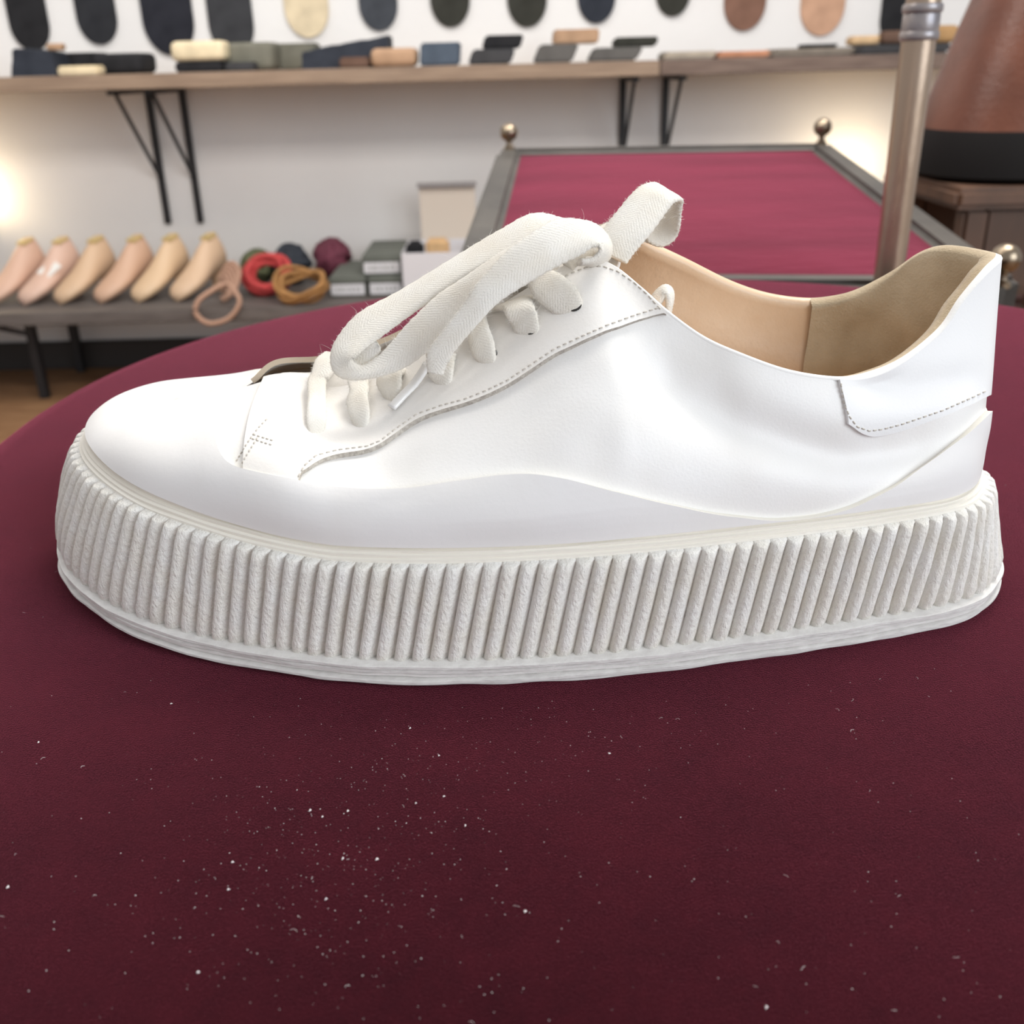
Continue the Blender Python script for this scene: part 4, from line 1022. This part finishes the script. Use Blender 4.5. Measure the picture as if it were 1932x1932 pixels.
# tan cord with a loop hanging over the shelf edge
p = at(418, 560, 2.46)
vs, fs = [], []
for k in range(5):
    w = .014+.004*k
    path = catmull([(p[0]+.004-.002*k, 2.47, ZL+.012+.008*k), (p[0]+w*1.0, 2.46, ZL+.055+.008*k), (p[0]+w*1.9, 2.44, ZL+.03+.01*k), (p[0]+w*1.4, 2.42, ZL+.008+.004*k), (p[0]+.01, 2.42, ZL+.010)], 30)
    v_, f_ = tube_geo(path, .0055, 6, off=len(vs)); vs += v_; fs += f_
hl = PX3([(440, 545, 2.36), (452, 570, 2.345), (432, 600, 2.34), (395, 610, 2.34), (370, 592, 2.34), (374, 568, 2.345), (400, 548, 2.36), (425, 536, 2.38)])
v_, f_ = tube_geo(catmull(hl, 60, True), .0062, 6, True, off=len(vs)); vs += v_; fs += f_
o = obj('cord_coil', mesh_data('cord_coil', vs, fs, mat('tan_cord', (.45, .27, .19), .8))); tag(o, 'tan leather cord with a loop hanging over the low shelf edge', 'cord', 'coils of cord on the low shelf')
# shoe boxes
M_box = mat('green_grey_card', (.115, .125, .108), .8, col2=(.14, .15, .13), nscale=8); M_wcard = mat('white_card', (.66, .65, .68), .8); M_print = mat('grey_print', (.30, .31, .30), .8)
M_slot = mat('box_shadow_gap', (.03, .035, .03), .9)
def shoebox(a, b, yt, yb, Y, dp, lb, z=None):
    p0, p1 = at(a, yb, Y), at(b, yb, Y); hh = abs(at(a, yt, Y)[2]-p0[2]); w = p1[0]-p0[0]; z = ZL+.001 if z is None else z; cx = (p0[0]+p1[0])/2
    e = empty('shoe_box', (cx, Y+dp/2, z)); tag(e, lb, 'box', 'green-grey boxes on the low shelf')
    put(obj('body', rbox('body', w*.97, dp*.98, hh*.72, M_box, .002), e), (cx, Y+dp/2, z)); put(obj('lid', rbox('lid', w, dp, hh*.30, M_box, .002), e), (cx, Y+dp/2, z+hh*.715))
    o_ = put(obj('label', rbox('label', w*.90, .002, hh*.56, M_wcard, .0005), e), (cx, Y+.0015, z+hh*.12)); o_['label'] = 'white paper label with blurred grey print'
    for k, (f, ww) in enumerate(((-.30, .05), (-.17, .07), (-.03, .05), (.10, .06), (.23, .05), (.33, .04))):
        q = obj('print_mark', rbox('print_mark', w*ww, .0006, hh*.26, M_print, .0002), o_); q.location = (w*f, -.0011, hh*.15)
    return z+hh+.001
yb0 = 560
zt_ = shoebox(622, 692, 520, 556, 2.44, .24, 'green-grey shoe box at the left of the stack, bottom row')
zt2 = shoebox(696, 760, 520, 556, 2.44, .24, 'green-grey shoe box in the bottom row under another box')
shoebox(684, 758, 484, 520, 2.46, .24, 'green-grey shoe box on top of the two bottom boxes', max(zt_, zt2))
# open white box with contents and standing lid
p0, p1 = at(762, 556, 2.40), at(880, 556, 2.40); w = p1[0]-p0[0]; hh = at(800, 478, 2.40)[2]-ZL; cx = (p0[0]+p1[0])/2
e = empty('open_box', (cx, 2.49, ZL+.001)); tag(e, 'open white cardboard box with its lid raised, beside the green-grey boxes', 'box'); z = ZL+.001
put(obj('bottom', rbox('bottom', w, .2, .003, M_wcard, .0008), e), (cx, 2.50, z))
for yy in (2.4015, 2.5985): put(obj('side', rbox('side', w, .003, hh, M_wcard, .0008), e), (cx, yy, z))
for sx in (-1, 1): put(obj('side', rbox('side', .003, .194, hh, M_wcard, .0008), e), (cx+sx*(w/2-.0015), 2.50, z))
l0, l1, lt = at(797, 470, 2.62), at(900, 470, 2.62), at(840, 352, 2.62)[2]
put(obj('lid', rbox('lid', l1[0]-l0[0], .004, lt-ZL-.002, mat('cream_card', (.66, .58, .50), .8), .001), e), ((l0[0]+l1[0])/2, 2.62, z))
put(obj('lid_edge', rbox('lid_edge', l1[0]-l0[0]+.008, .02, .010, mat('grey_card', (.30, .28, .28), .8), .001), e), ((l0[0]+l1[0])/2, 2.615, lt))
for (a, b, yt, c, lb) in ((768, 800, 455, (.02, .018, .02), 'dark leather insole standing in the open white box'), (804, 848, 450, (.55, .36, .19), 'tan leather insole standing in the open white box')):
    q0, q1 = at(a, 470, 2.50), at(b, 470, 2.50); zt3 = at(a, yt, 2.50)[2]
    o = obj('insole_pad', rbox('insole_pad', q1[0]-q0[0], .04, zt3-(z+.0035), rub(c), .008, seg=3), loc=((q0[0]+q1[0])/2, 2.50, z+.0035)); tag(o, lb, 'insole')

# wall uplights that make the two warm glows
def uplight(x, y, z, power, lb):
    e = empty('wall_lamp', (x, y, z)); tag(e, lb, 'lamp')
    put(obj('housing', lathe('housing', [(.026, 0), (.030, .004), (.030, .05), (.024, .052), (.024, .03)], M_iron, 24, False), e), (x, y, z))
    put(obj('bulb', lathe('bulb', [(.004, .012), (.014, .022), (.019, .036), (.014, .048), (.003, .054)], mat('warm_bulb', (1, .85, .6), .4, emit=((1, .78, .48), 12)), 20), e), (x, y, z))
    put(obj('mount', rbox('mount', .03, WALLY-y-.026, .02, M_iron, .002), e), (x, (WALLY+y)/2+.012, z+.01))
    d = bpy.data.lights.new('wall_lamp_light', 'POINT'); d.energy = power; d.color = (1, .80, .52); d.shadow_soft_size = .02
    lo = bpy.data.objects.new('wall_lamp_light', d); COL.objects.link(lo); lo.parent = e; lo.location = (0, 0, .075)
q = at(1610, 345, 2.64); uplight(q[0], 2.64, q[2]-.06, 1.3, 'small warm wall lamp hidden behind the velvet bench')
q = at(-75, 390, 2.66); uplight(q[0], 2.66, q[2]-.06, 1.3, 'small warm wall lamp at the left edge of the wall')
